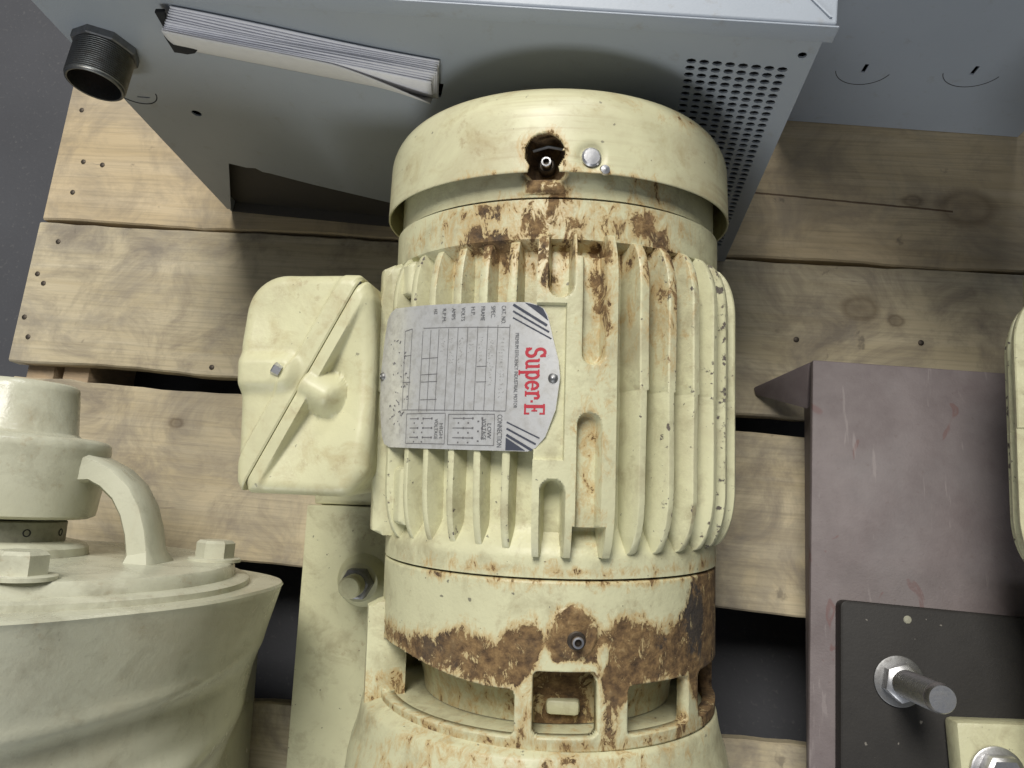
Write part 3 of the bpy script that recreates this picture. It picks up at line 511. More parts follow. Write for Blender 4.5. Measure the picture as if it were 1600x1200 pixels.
for w in wins:
    q = win_sd(PH, YY, w); nr = np.abs(q) < 0.00047; kd = math.radians(1) * 0.1267
    gx = (win_sd(PH + 0.02, YY, w) - win_sd(PH - 0.02, YY, w)) / (0.04 * kd); gy = (win_sd(PH, YY + 2e-5, w) - win_sd(PH, YY - 2e-5, w)) / 4e-5; g2 = np.maximum(gx * gx + gy * gy, 0.2)
    PH = np.where(nr, PH - q * gx / g2 / kd, PH); YY = np.where(nr, YY - q * gy / g2, YY)      # rim vertices lie on the window outline
    hole |= (q < 0) | nr; rimd = np.minimum(rimd, np.abs(q))
h4 = hole[:, :-1] & hole[:, 1:] & np.roll(hole, -1, 0)[:, :-1] & np.roll(hole, -1, 0)[:, 1:]
arc = np.hypot(np.radians(PH - 9.5) * 0.127, YY + 0.0325); RR = RR + 0.0016 * (1 - ss(0.0145, 0.0165, arc)) - 0.0004 * ss(0.5, 0.6, rust_front(PH, YY)) 
eb = polar('end_bracket', PH, YY, RR, CREAM, mot, {'rust': rust_front(PH, YY) * (np.abs(PH) < 98), 'chip': 0.35 * (rimd < 0.002) + 0.4 * (YY > -0.002), 'soot': np.maximum(0.82 * np.exp(-(((PH - 54) / 9) ** 2 + ((YY + 0.030) / 0.028) ** 2)), 0.45 * np.exp(-(((PH - 37) / 6) ** 2 + ((YY + 0.04) / 0.012) ** 2)))}, wrap=True, keep=~h4, smooth=50); md = eb.modifiers.new('thickness', 'SOLIDIFY'); md.thickness = 0.009; md.offset = -1
plug(10.4, -0.0365, 0.1275, mot, 0.0062)
def rust_in(ph, y): return 0.72 * np.exp(-(((ph - 8) / 13) ** 2)) + 0.25
def ylathe(name, prof, mat, parent, rustf=None, chip=0.2, step=2.0, smooth=35):
    Yp = np.array([p[0] for p in prof]); Rp = np.array([p[1] for p in prof]); PH, YY = np.meshgrid(np.arange(-180, 180, step), Yp, indexing='ij')
    return polar(name, PH, YY, np.tile(Rp, (PH.shape[0], 1)), mat, parent, {'rust': rustf(PH, YY) if rustf else 0 * PH, 'chip': 0 * PH + chip}, wrap=True, smooth=smooth)
ylathe('seal_housing', [(y, r) for y, r in ((0.0, 0.114), (-0.02, 0.1135), (-0.050, 0.111), (-0.064, 0.106), (-0.074, 0.098), (-0.088, 0.094), (-0.0972, 0.093))][::-1], CREAM, mot, lambda p, y: rust_in(p, y) * 0.9)
box('inspection_tab', (0.004, -0.090, 0.088), (0.026, -0.080, 0.100), CREAM, mot, 0.003)
pfl = [(-0.3405, 0.001), (-0.3405, 0.143), (-0.3390, 0.146), (-0.20, 0.145), (-0.160, 0.144), (-0.145, 0.1425), (-0.133, 0.140), (-0.124, 0.137), (-0.116, 0.1350), (-0.1065, 0.1335), (-0.1045, 0.1320), (-0.1035, 0.1295), (-0.0985, 0.1170), (-0.0975, 0.08), (-0.0975, 0.05)]
PHs = np.arange(-180, 180, 1.5)
pad_o = ylathe('pump_adapter', pfl, CREAM, mot, lambda p, y: np.maximum(0.40 * np.exp(-((y + 0.109) / 0.007) ** 2) * ss(70, 20, np.abs(p)), 0.30 * np.exp(-((y + 0.13) / 0.02) ** 2) * np.exp(-((p + 25) / 25) ** 2)), 0.22, 1.5)
pad_o.location.x = -0.006
for a_, w_ in ((-71, 5),):
    PH, YY = np.meshgrid(np.linspace(a_ - w_, a_ + w_, 12), np.linspace(-0.125, -0.030, 30), indexing='ij'); e_ = np.minimum(np.minimum(PH - a_ + w_, a_ + w_ - PH) * 0.0023, np.minimum(YY + 0.125, -0.030 - YY)); polar('bracket_lug', PH, YY, 0.122 + 0.016 * ss(0, 0.006, e_), CREAM, mot, {'rust': 0.35 * (YY < -0.08) + 0 * PH, 'chip': 0.3 + 0 * PH}, skirt=0.11)

# nameplate, its printing and rivets
def np_pt(s, y, h=0.0):
    be = s / rho - bmax + phm; r = rho + h; return (pcx + r * math.sin(be), y, pcz + r * math.cos(be))
out = [(0.0157, .1777), (0.0100, .1752), (0.0060, .1706), (0.0028, .155), (-0.0004, .1305), (0.0006, .108), (0.0048, .0875), (0.0085, .0815), (0.0152, .0792), (0.05, .0788), (0.09, .0785), (0.1306, .0784), (0.1357, .0807), (0.1417, .0877), (0.1479, .1046), (0.1502, .1244), (0.1490, .1350), (0.1464, .1444), (0.1413, .1637), (0.1388, .1680), (0.1355, .1700), (0.1290, .1722), (0.1176, .1729), (0.08, .1745), (0.045, .1765)]
oo = []
for i in range(len(out)):      # densify for the curve
    a_, c_ = out[i], out[(i + 1) % len(out)]; k = max(1, int(math.hypot(a_[0] - c_[0], a_[1] - c_[1]) / 0.004))
    oo += [(a_[0] + (c_[0] - a_[0]) * q / k, a_[1] + (c_[1] - a_[1]) * q / k) for q in range(k)]
cs_, cy_ = 0.075, 0.127; rings = 14; V = []; F = []; n = len(oo)
for h, rev in ((0.0010, False), (-0.0001, True)):
    base = len(V); V.append(np_pt(cs_, cy_, h))
    for k in range(1, rings + 1): V += [np_pt(cs_ + (s - cs_) * k / rings, cy_ + (y - cy_) * k / rings, h) for s, y in oo]
    for i in range(n):
        j = (i + 1) % n; fs = [(base, base + 1 + j, base + 1 + i)]
        for k in range(rings - 1): q = base + 1 + k * n; fs.append((q + i, q + j, q + n + j, q + n + i))
        F += [f[::-1] for f in fs] if rev else fs
t0 = 1 + (rings - 1) * n; t1 = len(V) // 2 + t0
for i in range(n): F.append((t0 + i, t0 + (i + 1) % n, t1 + (i + 1) % n, t1 + i))
npl = raw('nameplate', V, F, PLATE, mot, 40, recalc=True)
lift = [0.00115]
class Print:
    def __init__(s): s.v = []; s.f = []
    def poly(s, pts):
        h = lift[0]; lift[0] += 2e-7; k = len(s.v); s.v += [np_pt(a, b_, h) for a, b_ in pts]; s.f.append(tuple(range(k, k + len(pts))))
    def line(s, a, b_, w=0.0004):
        d = Vector((b_[0] - a[0], b_[1] - a[1])); L = d.length
        if L < 1e-7: return
        nn = Vector((-d.y, d.x)) / L * w / 2; k = max(1, int(L / 0.005)) if abs(d.x) > 1e-4 else 1
        for q in range(k):
            p = Vector(a) + d * q / k; r = Vector(a) + d * (q + 1) / k; s.poly([(p + nn)[:], (r + nn)[:], (r - nn)[:], (p - nn)[:]])
    def done(s, name, mat): return raw(name, s.v, s.f, mat, npl, 0, recalc=False) if s.v else None
def fixn(o):      # printing faces outwards
    me = o.data; b = bmesh.new(); b.from_mesh(me)
    for f in b.faces:
        c = f.calc_center_median(); 
        if f.normal.dot(Vector((c.x - pcx, 0, c.z - pcz))) < 0: f.normal_flip()
    b.to_mesh(me); b.free(); return o
# reading direction runs along -Y, letters' upright along +s
def word(txt, s, y, size, mat=INK, width=None):
    cu = bpy.data.curves.new('t', 'FONT'); cu.body = txt; cu.size = 1; cu.resolution_u = 2; ob = bpy.data.objects.new('t', cu); COL.objects.link(ob)
    me = bpy.data.meshes.new_from_object(ob.evaluated_get(bpy.context.evaluated_depsgraph_get())); bpy.data.objects.remove(ob)
    xs = [v.co.x for v in me.vertices]; wd = max(xs) - min(xs); kx = (width / wd) if width else size
    h = lift[0]; lift[0] += 2e-7
    for v in me.vertices: v.co = np_pt(s + v.co.y * size, y - (v.co.x - min(xs)) * kx, h)
    me.name = 'lettering'; o = link('lettering', me, mat, npl, 0); return fixn(o)
# maker's word in slab letters, glyphs as strokes in a unit em
def arcp(cx, cy, rx, ry, a0, a1, n=12): return [(cx + rx * math.cos(math.radians(a0 + (a1 - a0) * k / n)), cy + ry * math.sin(math.radians(a0 + (a1 - a0) * k / n))) for k in range(n + 1)]
GL = {
 'S': (0.78, [(arcp(.40, .72, .25, .22, 20, 270), .17), (arcp(.38, .28, .27, .22, 90, -160), .18), ([(.66, .98), (.66, .70)], .10), ([(.10, .02), (.10, .32)], .10)]),
 'u': (0.80, [([(.04, .66), (.24, .66)], .10), ([(.20, .68), (.20, .22)], .16), (arcp(.38, .24, .18, .18, 180, 300), .14), ([(.60, .70), (.60, .04)], .16), ([(.44, .66), (.62, .66)], .10), ([(.56, .06), (.78, .06)], .10)]),
 'p': (0.78, [([(.02, .66), (.22, .66)], .10), ([(.20, .70), (.20, -.28)], .16), ([(.04, -.28), (.40, -.28)], .10), (arcp(.42, .36, .22, .29, 130, -130), .15)]),
 'e': (0.70, [(arcp(.36, .35, .26, .29, 0, 320), .15), ([(.12, .38), (.62, .38)], .10)]),
 'r': (0.66, [([(.02, .66), (.24, .66)], .10), ([(.22, .70), (.22, .05)], .16), ([(.04, .06), (.44, .06)], .10), (arcp(.42, .46, .2, .22, 150, 50), .15), ([(.56, .62), (.56, .46)], .14)]),
 '-': (0.24, [([(.04, .36), (.20, .36)], .14)]),
 'E': (0.82, [([(.24, 0), (.24, 1.0)], .18), ([(.06, .05), (.74, .05)], .11), ([(.06, .95), (.74, .95)], .11), ([(.26, .5), (.54, .5)], .12), ([(.54, .36), (.54, .64)], .08), ([(.74, 0), (.74, .26)], .10), ([(.74, 1.0), (.74, .74)], .10)])}
yy_ = 0.1436; tw = sum(GL[c][0] for c in 'Super-E'); kx = 0.0424 / tw
for ci, c in enumerate('Super-E'):
    w_, st = GL[c]; P_ = Print(); hs = {'S': 0.0136, 'E': 0.0136}.get(c, 0.0136); bs = 0.1276
    M_ = lambda q: (bs + q[1] * hs, yy_ - q[0] * kx)
    for pts, w in st:
        m_ = [M_(q) for q in pts]
        for a_, c2_ in zip(m_, m_[1:]):
            d = Vector((c2_[0] - a_[0], c2_[1] - a_[1])); e = d.normalized() * (0.0006 if len(m_) > 3 else 0.0); horiz = abs(d.y) > abs(d.x)
            P_.line((a_[0] - e.x, a_[1] - e.y), (c2_[0] + e.x, c2_[1] + e.y), w * (hs * 0.5 + kx * 0.5))
    fixn(P_.done('letter', REDINK)); yy_ -= w_ * kx
fr = Print(); rows = [0.1166, 0.1082, 0.1010, 0.0935, 0.0858, 0.0781, 0.0703, 0.0619, 0.0546, 0.0470]
for r_ in rows: fr.line((r_, 0.1585), (r_ - 0.0012, 0.1036))
fr.line((0.1166, 0.1566), (0.0474, 0.1604)); fr.line((0.1152, 0.1034), (0.028, 0.1050)); fr.line((0.036, 0.161), (0.0345, 0.1048)); fr.line((0.0285, 0.1600), (0.0285, 0.1060)); fr.line((0.0285, 0.160), (0.036, 0.161))
for s0_, s1_, y_l in ((0.101, 0.0935, 0.1322), (0.101, 0.0935, 0.1222), (0.0619, 0.047, 0.1395), (0.0619, 0.047, 0.1285), (0.0619, 0.047, 0.1235), (0.0619, 0.047, 0.1115), (0.036, 0.028, 0.1425), (0.036, 0.028, 0.124)): fr.line((s0_, y_l), (s1_, y_l))
def rect(p, s0_, s1_, y0_, y1_, w=0.0004):
    p.line((s0_, y0_), (s1_, y0_), w); p.line((s0_, y1_), (s1_, y1_), w); p.line((s0_, y0_), (s0_, y1_), w); p.line((s1_, y0_), (s1_, y1_), w)
rect(fr, 0.0727, 0.1077, 0.0816, 0.1014); rect(fr, 0.0338, 0.0700, 0.0820, 0.1022)
for s0_, dual in ((0.0765, True), (0.0375, False)):      # wiring diagrams
    for y_l in (0.0988, 0.0925, 0.0862):
        segs = ((s0_, s0_ + 0.0155),) if dual else ((s0_, s0_ + 0.008), (s0_ + 0.013, s0_ + 0.021))
        for a_, c_ in segs: fr.line((a_, y_l), (c_, y_l), 0.0005)
        for q in ((s0_ + 0.0085, s0_ + 0.0155) if dual else (s0_ + 0.008, s0_ + 0.013, s0_ + 0.021)): fr.line((q - 0.0006, y_l), (q + 0.0006, y_l), 0.0013)
        fr.line((s0_ + 0.004, y_l - 0.003), (s0_ + 0.005, y_l - 0.003), 0.001); fr.line((s0_ + 0.0115, y_l - 0.003), (s0_ + 0.0127, y_l - 0.003), 0.001)
    if dual:
        fr.line((s0_ + 0.0225, 0.0988), (s0_ + 0.0225, 0.0862), 0.0006)
        for y_l in (0.0988, 0.0925, 0.0862): fr.line((s0_ + 0.0218, y_l), (s0_ + 0.0232, y_l), 0.0014); fr.line((s0_ + 0.019, y_l - 0.002), (s0_ + 0.0203, y_l - 0.002), 0.001)
for _ in range(46):      # faint stamped marks in the lower fields
    s_ = rng.uniform(0.012, 0.034); y_s = rng.uniform(0.096, 0.158); fr.line((s_, y_s), (s_ + rng.uniform(-0.0025, 0.0025), y_s - rng.uniform(0.0004, 0.002)), rng.uniform(0.0004, 0.0010))
sm_ = Print()
for r_, y0_, y1_ in ((0.1112, 0.150, 0.112), (0.1032, 0.150, 0.120), (0.0960, 0.152, 0.136), (0.0885, 0.150, 0.142), (0.0805, 0.152, 0.128), (0.0728, 0.152, 0.134), (0.0648, 0.152, 0.142)):
    y_s = y0_
    while y_s > y1_:      # worn, unreadable punch marks
        for _ in range(3): a_ = r_ + rng.uniform(-0.0012, 0.0018); c_ = y_s - rng.uniform(0, 0.0012); sm_.line((a_, c_), (a_ + rng.uniform(-0.0014, 0.0014), c_ - rng.uniform(-0.0006, 0.0006)), 0.0003)
        y_s -= rng.uniform(0.0018, 0.0030)
fixn(sm_.done('punch_marks', flat('faint_punch', (0.36, 0.355, 0.34)))); fixn(fr.done('printed_grid', flat('grey_print', (0.13, 0.125, 0.13))))
for txt, s_, w_ in (('CAT. NO.', 0.1105, 0.0118), ('SPEC.', 0.1030, 0.0078), ('FRAME', 0.0955, 0.0094), ('H.P.', 0.0880, 0.0058), ('VOLTS', 0.0803, 0.0090), ('AMPS', 0.0725, 0.0080), ('R.P.M.', 0.0645, 0.0092), ('HZ', 0.0568, 0.0034)): word(txt, s_, 0.1708 + (0.112 - s_) * 0.03, 0.0044, width=w_)
word('CONNECTION', 0.1098, 0.1012, 0.0050, width=0.0205); word('LOW', 0.1028, 0.0955, 0.0042); word('VOLTAGE', 0.0990, 0.0985, 0.0042, width=0.0135); word('HIGH', 0.0655, 0.0955, 0.0042); word('VOLTAGE', 0.0610, 0.0985, 0.0042, width=0.0135)
word('PREMIUM EFFICIENCY INDUSTRIAL MOTOR', 0.1205, 0.1528, 0.0036, width=0.0475)
stp = Print(); stq = Print()
for k, w in enumerate((0.0016, 0.0011, 0.0008)):
    o_ = 0.0042 * k; stp.line((0.1185, 0.1712 - o_), (0.1412 + o_ * 0.35, 0.1570 - o_ * 1.0), w)
    stq.line((0.1163, 0.0885 + o_ * 0.95), (0.1335 + o_ * 0.55, 0.0792 + o_ * 0.9), w)
stp.poly([(0.1262, 0.1722), (0.1350, 0.1698), (0.1384, 0.1678), (0.1408, 0.1634), (0.1420, 0.1600)]); stq.poly([(0.1159, 0.0868), (0.1159, 0.0789), (0.1292, 0.0789)])
fixn(stp.done('corner_stripes', NAVY)); fixn(stq.done('corner_stripes', NAVY))
for s_, y_s, r_ in ((0.1458, 0.1239, 0.0032), (0.0030, 0.1297, 0.0030)):
    p0 = Vector(np_pt(s_, y_s, 0.0009)); n0 = Vector((p0.x - pcx, 0, p0.z - pcz)).normalized(); rv = lathe('rivet', [(-0.002, r_), (0.0004, r_), (0.0016, r_ * 0.75), (0.0022, r_ * 0.35), (0.0022, 0.0001)], DULL, npl, 18, 'Z', zmat(p0, n0))
    lathe('rivet_pin', [(0.0018, r_ * 0.3), (0.0027, r_ * 0.25), (0.0028, 0.0001)], STEEL, rv, 10, 'Z', zmat(p0, n0))

# conduit box: two halves parted on a diagonal
tb = None
ZT, ZB = 0.090, -0.055
A1, A2 = Vector((-0.1325, 0.2015)), Vector((-0.2140, 0.0445)); sdv = (A2 - A1).normalized(); snv = Vector((-sdv.y, sdv.x))     # snv points to ... checked below
if snv.x > 0: snv = -snv                                                                                                  # towards the lid side (left)
def rounded(pts, rads, seg=10):
    res = []; n = len(pts)
    for i in range(n):
        p = Vector(pts[i]); a_ = (Vector(pts[i - 1]) - p).normalized(); c_ = (Vector(pts[(i + 1) % n]) - p).normalized(); r = rads[i]; ang = a_.angle(c_); t_ = r / math.tan(ang / 2); ce = p + (a_ + c_).normalized() * (r / math.sin(ang / 2)); s_ = p + a_ * t_; e_ = p + c_ * t_
        v0 = s_ - ce; v1 = e_ - ce; an = v0.angle_signed(v1)
        for k in range(seg + 1): q = -an * k / seg; res.append((ce.x + v0.x * math.cos(q) - v0.y * math.sin(q), ce.y + v0.x * math.sin(q) + v0.y * math.cos(q)))
    return res
def dome(name, outline, hf, rnd, parent, zt=ZT, zb=ZB, mat=CREAMS, nrad=34, chipf=None):
    o2 = []
    for i in range(len(outline)):
        a_, c_ = Vector(outline[i]), Vector(outline[(i + 1) % len(outline)]); k = max(1, int((c_ - a_).length / 0.0022)); o2 += [a_ + (c_ - a_) * q / k for q in range(k)]
    O = np.array([(p.x, p.y) for p in o2]); c0 = O.mean(0); nO = len(O); A = O; B_ = np.roll(O, -1, 0)
    onseam = np.array([abs(sco(*a)[1]) < 0.0008 and abs(sco(*c)[1]) < 0.0008 for a, c in zip(A, B_)])
    def dist(p, m_):
        ab = B_ - A; t_ = np.clip(((p - A) * ab).sum(1) / (ab ** 2).sum(1).clip(1e-12), 0, 1); return np.hypot(*((A + ab * t_[:, None]) - p).T)[m_].min()
    sc = np.concatenate([[1, 1], [0.9995, 0.997], 1 - np.linspace(0.008, 0.20, 18), np.linspace(0.775, 0.0, nrad - 12)]); P = np.zeros((nO, len(sc), 3)); rr = np.zeros((nO, len(sc))); cc = np.zeros((nO, len(sc)))
    for j, s_ in enumerate(sc):
        for i in range(nO):
            x, y = c0 + (O[i] - c0) * s_; d = dist(np.array((x, y)), ~onseam); q = min(d, rnd); z = zt - rnd + math.sqrt(max(0, rnd * rnd - (rnd - q) ** 2)); z += hf(x, y, d); ds = dist(np.array((x, y)), onseam); z -= 0.0008 * max(0, 1 - ds / 0.0012)
            if j == 0: z = zb
            P[i, j] = (x, y, z); cc[i, j] = chipf(x, y, d) if chipf else 0.10
    return grid(name, P, mat, parent, wrap=True, attrs={'chip': cc.ravel(), 'rust': rr.ravel()}, smooth=50, flip=True)
def sco(x, y): q = Vector((x, y)) - A1; return q.dot(sdv), q.dot(snv)     # along seam, off seam (lid side +)
LS = (A2 - A1).length; bossc = Vector((-0.2225, 0.129)); screwc = Vector((-0.1885, 0.1300)); bossd = Vector((-0.160, 0.1165))
def seg_d(x, y, a_, c_): a_, c_ = Vector(a_), Vector(c_); p = Vector((x, y)); ab = c_ - a_; t_ = max(0, min(1, (p - a_).dot(ab) / ab.length_squared)); return (a_ + ab * t_ - p).length
def s1(a, b_, x): t_ = max(0., min(1., (x - a) / (b_ - a))); return t_ * t_ * (3 - 2 * t_)
def lid_h(x, y, d):
    a_, o_ = sco(x, y); h = -0.003 * s1(0.0130, 0.0150, o_); far = s1(0.012, 0.05, o_)
    k = 1 - s1(0.006, 0.017, seg_d(x, y, bossc + Vector((-0.01, 0.0)), screwc)); h += 0.006 * k - 0.004 * far * (1 - k) * s1(0.02, 0.06, abs(a_ - LS * 0.55) + 0.02); return h
def body_h(x, y, d):
    a_, o_ = sco(x, y); o_ = -o_; t_ = 1 - min(1, abs(a_ - LS * 0.52) / (LS * 0.46)); t_ = max(0, t_)
    h = -0.016 * t_ * s1(0.0085, 0.0115, o_) * (1 - s1(0.012, 0.062, o_)); k = max(0.0, 1 - (seg_d(x, y, bossd + snv * 0.016, bossd - snv * 0.004) / 0.0165) ** 2) ** 1.15; e_ = 1 - s1(0.022, 0.040, o_); return max(h, -0.012 + 0.0165 * k * e_ if k > 0 else h) 
off = snv * 0.0004
lidp = rounded([A1 + off, (-0.2205, 0.2030), (-0.2230, 0.150), (-0.2185, 0.0520), A2 + off], [0.003, 0.030, 0.05, 0.004, 0.001])
bodp = rounded([A1 - off, A2 - off, (-0.1370, 0.0435), (-0.1240, 0.060), (-0.1255, 0.185)], [0.003, 0.004, 0.012, 0.014, 0.014])
tb = dome('conduit_box', bodp, body_h, 0.010, mot, chipf=lambda x, y, d: 0.22 if d < 0.004 else 0.10)
dome('box_lid', lidp, lid_h, 0.009, tb, chipf=lambda x, y, d: 0.26 if d < 0.005 else (0.22 if abs(sco(x, y)[1] - 0.0145) < 0.0015 else 0.12))
g0, g1 = A1 + sdv * 0.006, A2 - sdv * 0.009
prism('gasket', [tuple(g0 + snv * 0.00035), tuple(g1 + snv * 0.00035), tuple(g1 - snv * 0.00035), tuple(g0 - snv * 0.00035)], ZB, ZT - 0.0030, GASKET_ARC, tb, 0)
hexbolt('lid_screw', zmat((screwc.x + snv.x * 0.000, screwc.y + snv.y * 0.000, ZT + 0.0005), (snv.x, snv.y, 0.25)), 0.0095, 0.0062, STEEL, tb)
box('box_neck', (-0.142, 0.072, -0.045), (-0.108, 0.185, 0.060), CREAM, mot, 0.006, 3)
# base: channel section the motor is bolted to, standing on the pallet
MI = MM.inverted(); BZ = -0.1445
bp = prism('base_plate', [(-0.2600, -0.36), (0.09, -0.36), (0.09, 0.0215), (-0.2490, 0.0215)], BZ - 0.010, BZ, CREAM, mot, 0.0018, 2)
prism('foot_bar', [(-0.243, 0.0225), (0.09, 0.0225), (0.09, 0.18), (-0.2435, 0.18)], BZ - 0.013, BZ - 0.004, CREAM, mot, 0.0018, 2)
for xa, xb in ((-0.2385, -0.2305), (0.075, 0.083)):      # side webs down to the boards
    V = []
    for ly in (-0.355, 0.175):
        for lx in (xa, xb):
            tp_ = Vector((lx, ly, BZ - 0.011 if ly < 0 else BZ - 0.014)); w_ = MM @ tp_; V += [tp_, MI @ Vector((w_.x, w_.y, 0.0012 if w_.z > 0.002 else w_.z - 0.002))]
    raw('side_web', V, [(0, 2, 6, 4), (1, 5, 7, 3), (0, 4, 5, 1), (2, 3, 7, 6), (0, 1, 3, 2), (4, 6, 7, 5)], CREAM, mot, 30, recalc=True)
for ly in (-0.04, 0.115): box('motor_foot', (-0.11, ly, BZ + 0.0005), (0.085, ly + 0.05, BZ + 0.028), CREAM, mot, 0.004)
sp_ = Vector((-0.188, -0.050, BZ))
bs_ = lathe('stud_boss', [(0, 0.026), (0.002, 0.0255), (0.008, 0.021), (0.014, 0.0195), (0.0155, 0.0185), (0.0155, 0.001)], CREAM, mot, 32, 'Z', Matrix.Translation(sp_))
hexbolt('nut', Matrix.Translation(sp_ + Vector((0, 0, 0.0156))), 0.027, 0.014, DULL, bs_)
lathe('stud', [(0.020, 0.0105), (0.046, 0.0105), (0.0475, 0.0092), (0.0476, 0.0001)], CREAM, bs_, 20, 'Z', Matrix.Translation(sp_))

# ------------------------------------------------------------------ second motor at the right
def copy_part(o, parent):
    c = o.copy(); COL.objects.link(c); c.parent = parent
    for ch in o.children: copy_part(ch, c)
    return c
M2 = pose(0.4580, -0.0330, 0.222, -0.05, 0.05)
m2 = empty('electric_motor', M2, 'second cream finned motor, bolted to the black plate over the purple steel', 'motor')
copy_part(frame, m2)
ylathe('end_bracket', [(0.243, 0.112), (0.262, 0.108), (0.275, 0.095), (0.282, 0.06), (0.283, 0.001)], CREAM, m2, None, 0.2, 4.0)
ylathe('end_bracket', [(-0.10, 0.04), (-0.10, 0.10), (-0.09, 0.118), (-0.075, 0.1235), (-0.001, 0.1245)], CREAM, m2, None, 0.2, 4.0)
M2I = M2.inverted()
DZ = 0.095
def w2(name, lo, hi, mat, bevel=0.002): return box(name, lo, hi, mat, m2, bevel, 2, M2I)
foot = w2('motor_foot', (0.2985, -0.225, DZ + 0.0005), (0.45, -0.1285, DZ + 0.024), CREAM, 0.004)
w2('foot_web', (0.40, -0.20, DZ + 0.0245), (0.46, -0.13, DZ + 0.10), CREAM, 0.004)
hexbolt('foot_bolt', M2I @ Matrix.Translation((0.3245, -0.1655, DZ + 0.0265)), 0.030, 0.016, STEEL, foot, 0.0205)

# ------------------------------------------------------------------ purple primed steel stand and black plate
pz = 0.08
st = empty('steel_angle', Matrix.Translation((0.218, 0.1775, 0)), 'purple primer coated steel angle stand with rusty scratches under the black plate', 'steel angle')
SI = Matrix.Translation((-0.218, -0.1775, 0))
prism('top_plate', [(0.2180, 0.1775), (0.1925, -0.1830), (0.185, -0.30), (0.70, -0.33), (0.72, 0.139)], pz - 0.009, pz, PRIMER, st, 0.0016, 2, SI)
b = bmesh.new()     # end flange sloping down to the boards
q0 = [(0.2165, 0.1765, pz - 0.0095), (0.2185, 0.136, pz - 0.030), (0.1815, 0.159, 0.003), (0.1795, 0.1665, 0.003)]
for dz in (0.0,):
    a_ = [b.verts.new(Vector(p)) for p in q0]; c_ = [b.verts.new(Vector(p) + Vector((0.006, 0.003, -0.0025))) for p in q0]
    b.faces.new(a_); b.faces.new(c_[::-1])
    for i in range(4): b.faces.new((a_[i], a_[(i + 1) % 4], c_[(i + 1) % 4], c_[i]))
bmesh.ops.recalc_face_normals(b, faces=b.faces); b.transform(SI); bmobj('end_flange', b, PRIMER, st, 0.0012)
prism('web', [(0.2310, 0.165), (0.2400, 0.165), (0.2150, -0.30), (0.206, -0.30)], 0.0012, pz - 0.0092, PRIMER, st, 0.001, 1, SI)
prism('web', [(0.62, 0.13), (0.629, 0.13), (0.61, -0.30), (0.601, -0.30)], 0.0012, pz - 0.0092, PRIMER, st, 0.001, 1, SI)
dp = empty('mounting_plate', Matrix.Translation((0.2228, -0.0384, pz)), 'black steel plate with a threaded zinc stud, lying on the purple steel', 'plate')
DI = Matrix.Translation((-0.2228, -0.0384 * -1, -pz))
o = prism('plate', rounded([(0.2235, -0.0385), (0.2055, -0.30), (0.66, -0.33), (0.68, -0.072)], [0.006, 0.006, 0.006, 0.006], 6), pz + 0.0006, DZ, BLACKP, dp, 0.0014, 2, DI)
sb = Vector((0.2660, -0.1030, DZ)); SM = DI @ Matrix.Translation(sb)
nut = hexbolt('nut', SM @ Matrix.Translation((0, 0, 0.0030)) @ Matrix.Rotation(0.3, 4, 'Z'), 0.0275, 0.012, STEEL, dp)
lathe('washer', [(0.0003, 0.0205), (0.0022, 0.0205), (0.0028, 0.0195), (0.0028, 0.006)], DULL, dp, 36, 'Z', SM)
prof = [(0.004, 0.0108)]; z = 0.0145
while z < 0.074: prof += [(z, 0.0094), (z + 0.0014, 0.0112), (z + 0.0019, 0.0112)]; z += 0.0034
prof += [(0.0780, 0.0108), (0.0802, 0.0096), (0.0803, 0.0001)]
lathe('threaded_stud', prof, STEEL, dp, 28, 'Z', SM, smooth=60)
lathe('paint_drip', [(0.0, 0.0034), (0.0006, 0.0028), (0.0009, 0.0001)], flat('cream_drip', (0.36, 0.35, 0.27)), dp, 14, 'Z', DI @ Matrix.Translation((0.2775, -0.0535, DZ)))

# ------------------------------------------------------------------ pump at the left
PMt = pose(-0.455, -0.014, 0.22, -0.05, 0.058)
pu = empty('pump', PMt, 'stone grey painted pump casing with arched bearing yoke and hex bolts', 'pump')
PI_ = PMt.inverted()
# casing: turned body with spiral swellings
a_ = np.radians(np.arange(-180, 180, 1.0)); prf = [(-0.36, 0.120), (-0.30, 0.140), (-0.25, 0.157)] + [(y, 0.215 + (y + 0.014) * 0.24) for y in np.linspace(-0.24, -0.018, 60)] + [(-0.0165, 0.2150), (-0.0145, 0.2135), (-0.0140, 0.205), (-0.0140, 0.10)]
Yp = np.array([p[0] for p in prf]); Rp = np.array([p[1] for p in prf]); P = np.zeros((len(a_), len(prf), 3)); chp = np.zeros(P.shape[:2])
for i, an in enumerate(a_):
    dg = math.degrees(an); k = (dg - 20) / 100
    c1 = -0.070 - 0.020 * math.cos(math.radians(dg - 20)) ; c2_ = -0.118 - 0.030 * math.cos(math.radians(dg - 30))
    amp = 1 - 0.8 * float(ss(75, 112, dg)); r = Rp + amp * np.where((Yp < -0.02) & (Yp > -0.3), 0.012 * np.exp(-((Yp - c2_) / 0.014) ** 2) + 0.004 * np.exp(-((Yp - c2_ + 0.02) / 0.03) ** 2) - 0.006 * np.exp(-((Yp - c1 + 0.012) / 0.012) ** 2) + 0.003 * np.exp(-((Yp - c1 - 0.004) / 0.006) ** 2), 0)
    # pointed lug of the flange towards the motor
    th = math.radians(dg - 121); fk = (0.202 + 0.018 * (0.5 + 0.5 * math.cos(4 * th)) ** 2) / 0.215; r = r * np.where(r > 0.11, fk, 1.0)
    P[i, :, 0] = np.sin(an) * r; P[i, :, 2] = np.cos(an) * r; P[i, :, 1] = Yp
cas = grid('casing', P, OLIVE, pu, wrap=True, attrs={'chip': chp.ravel(), 'rust': chp.ravel()}, smooth=45)
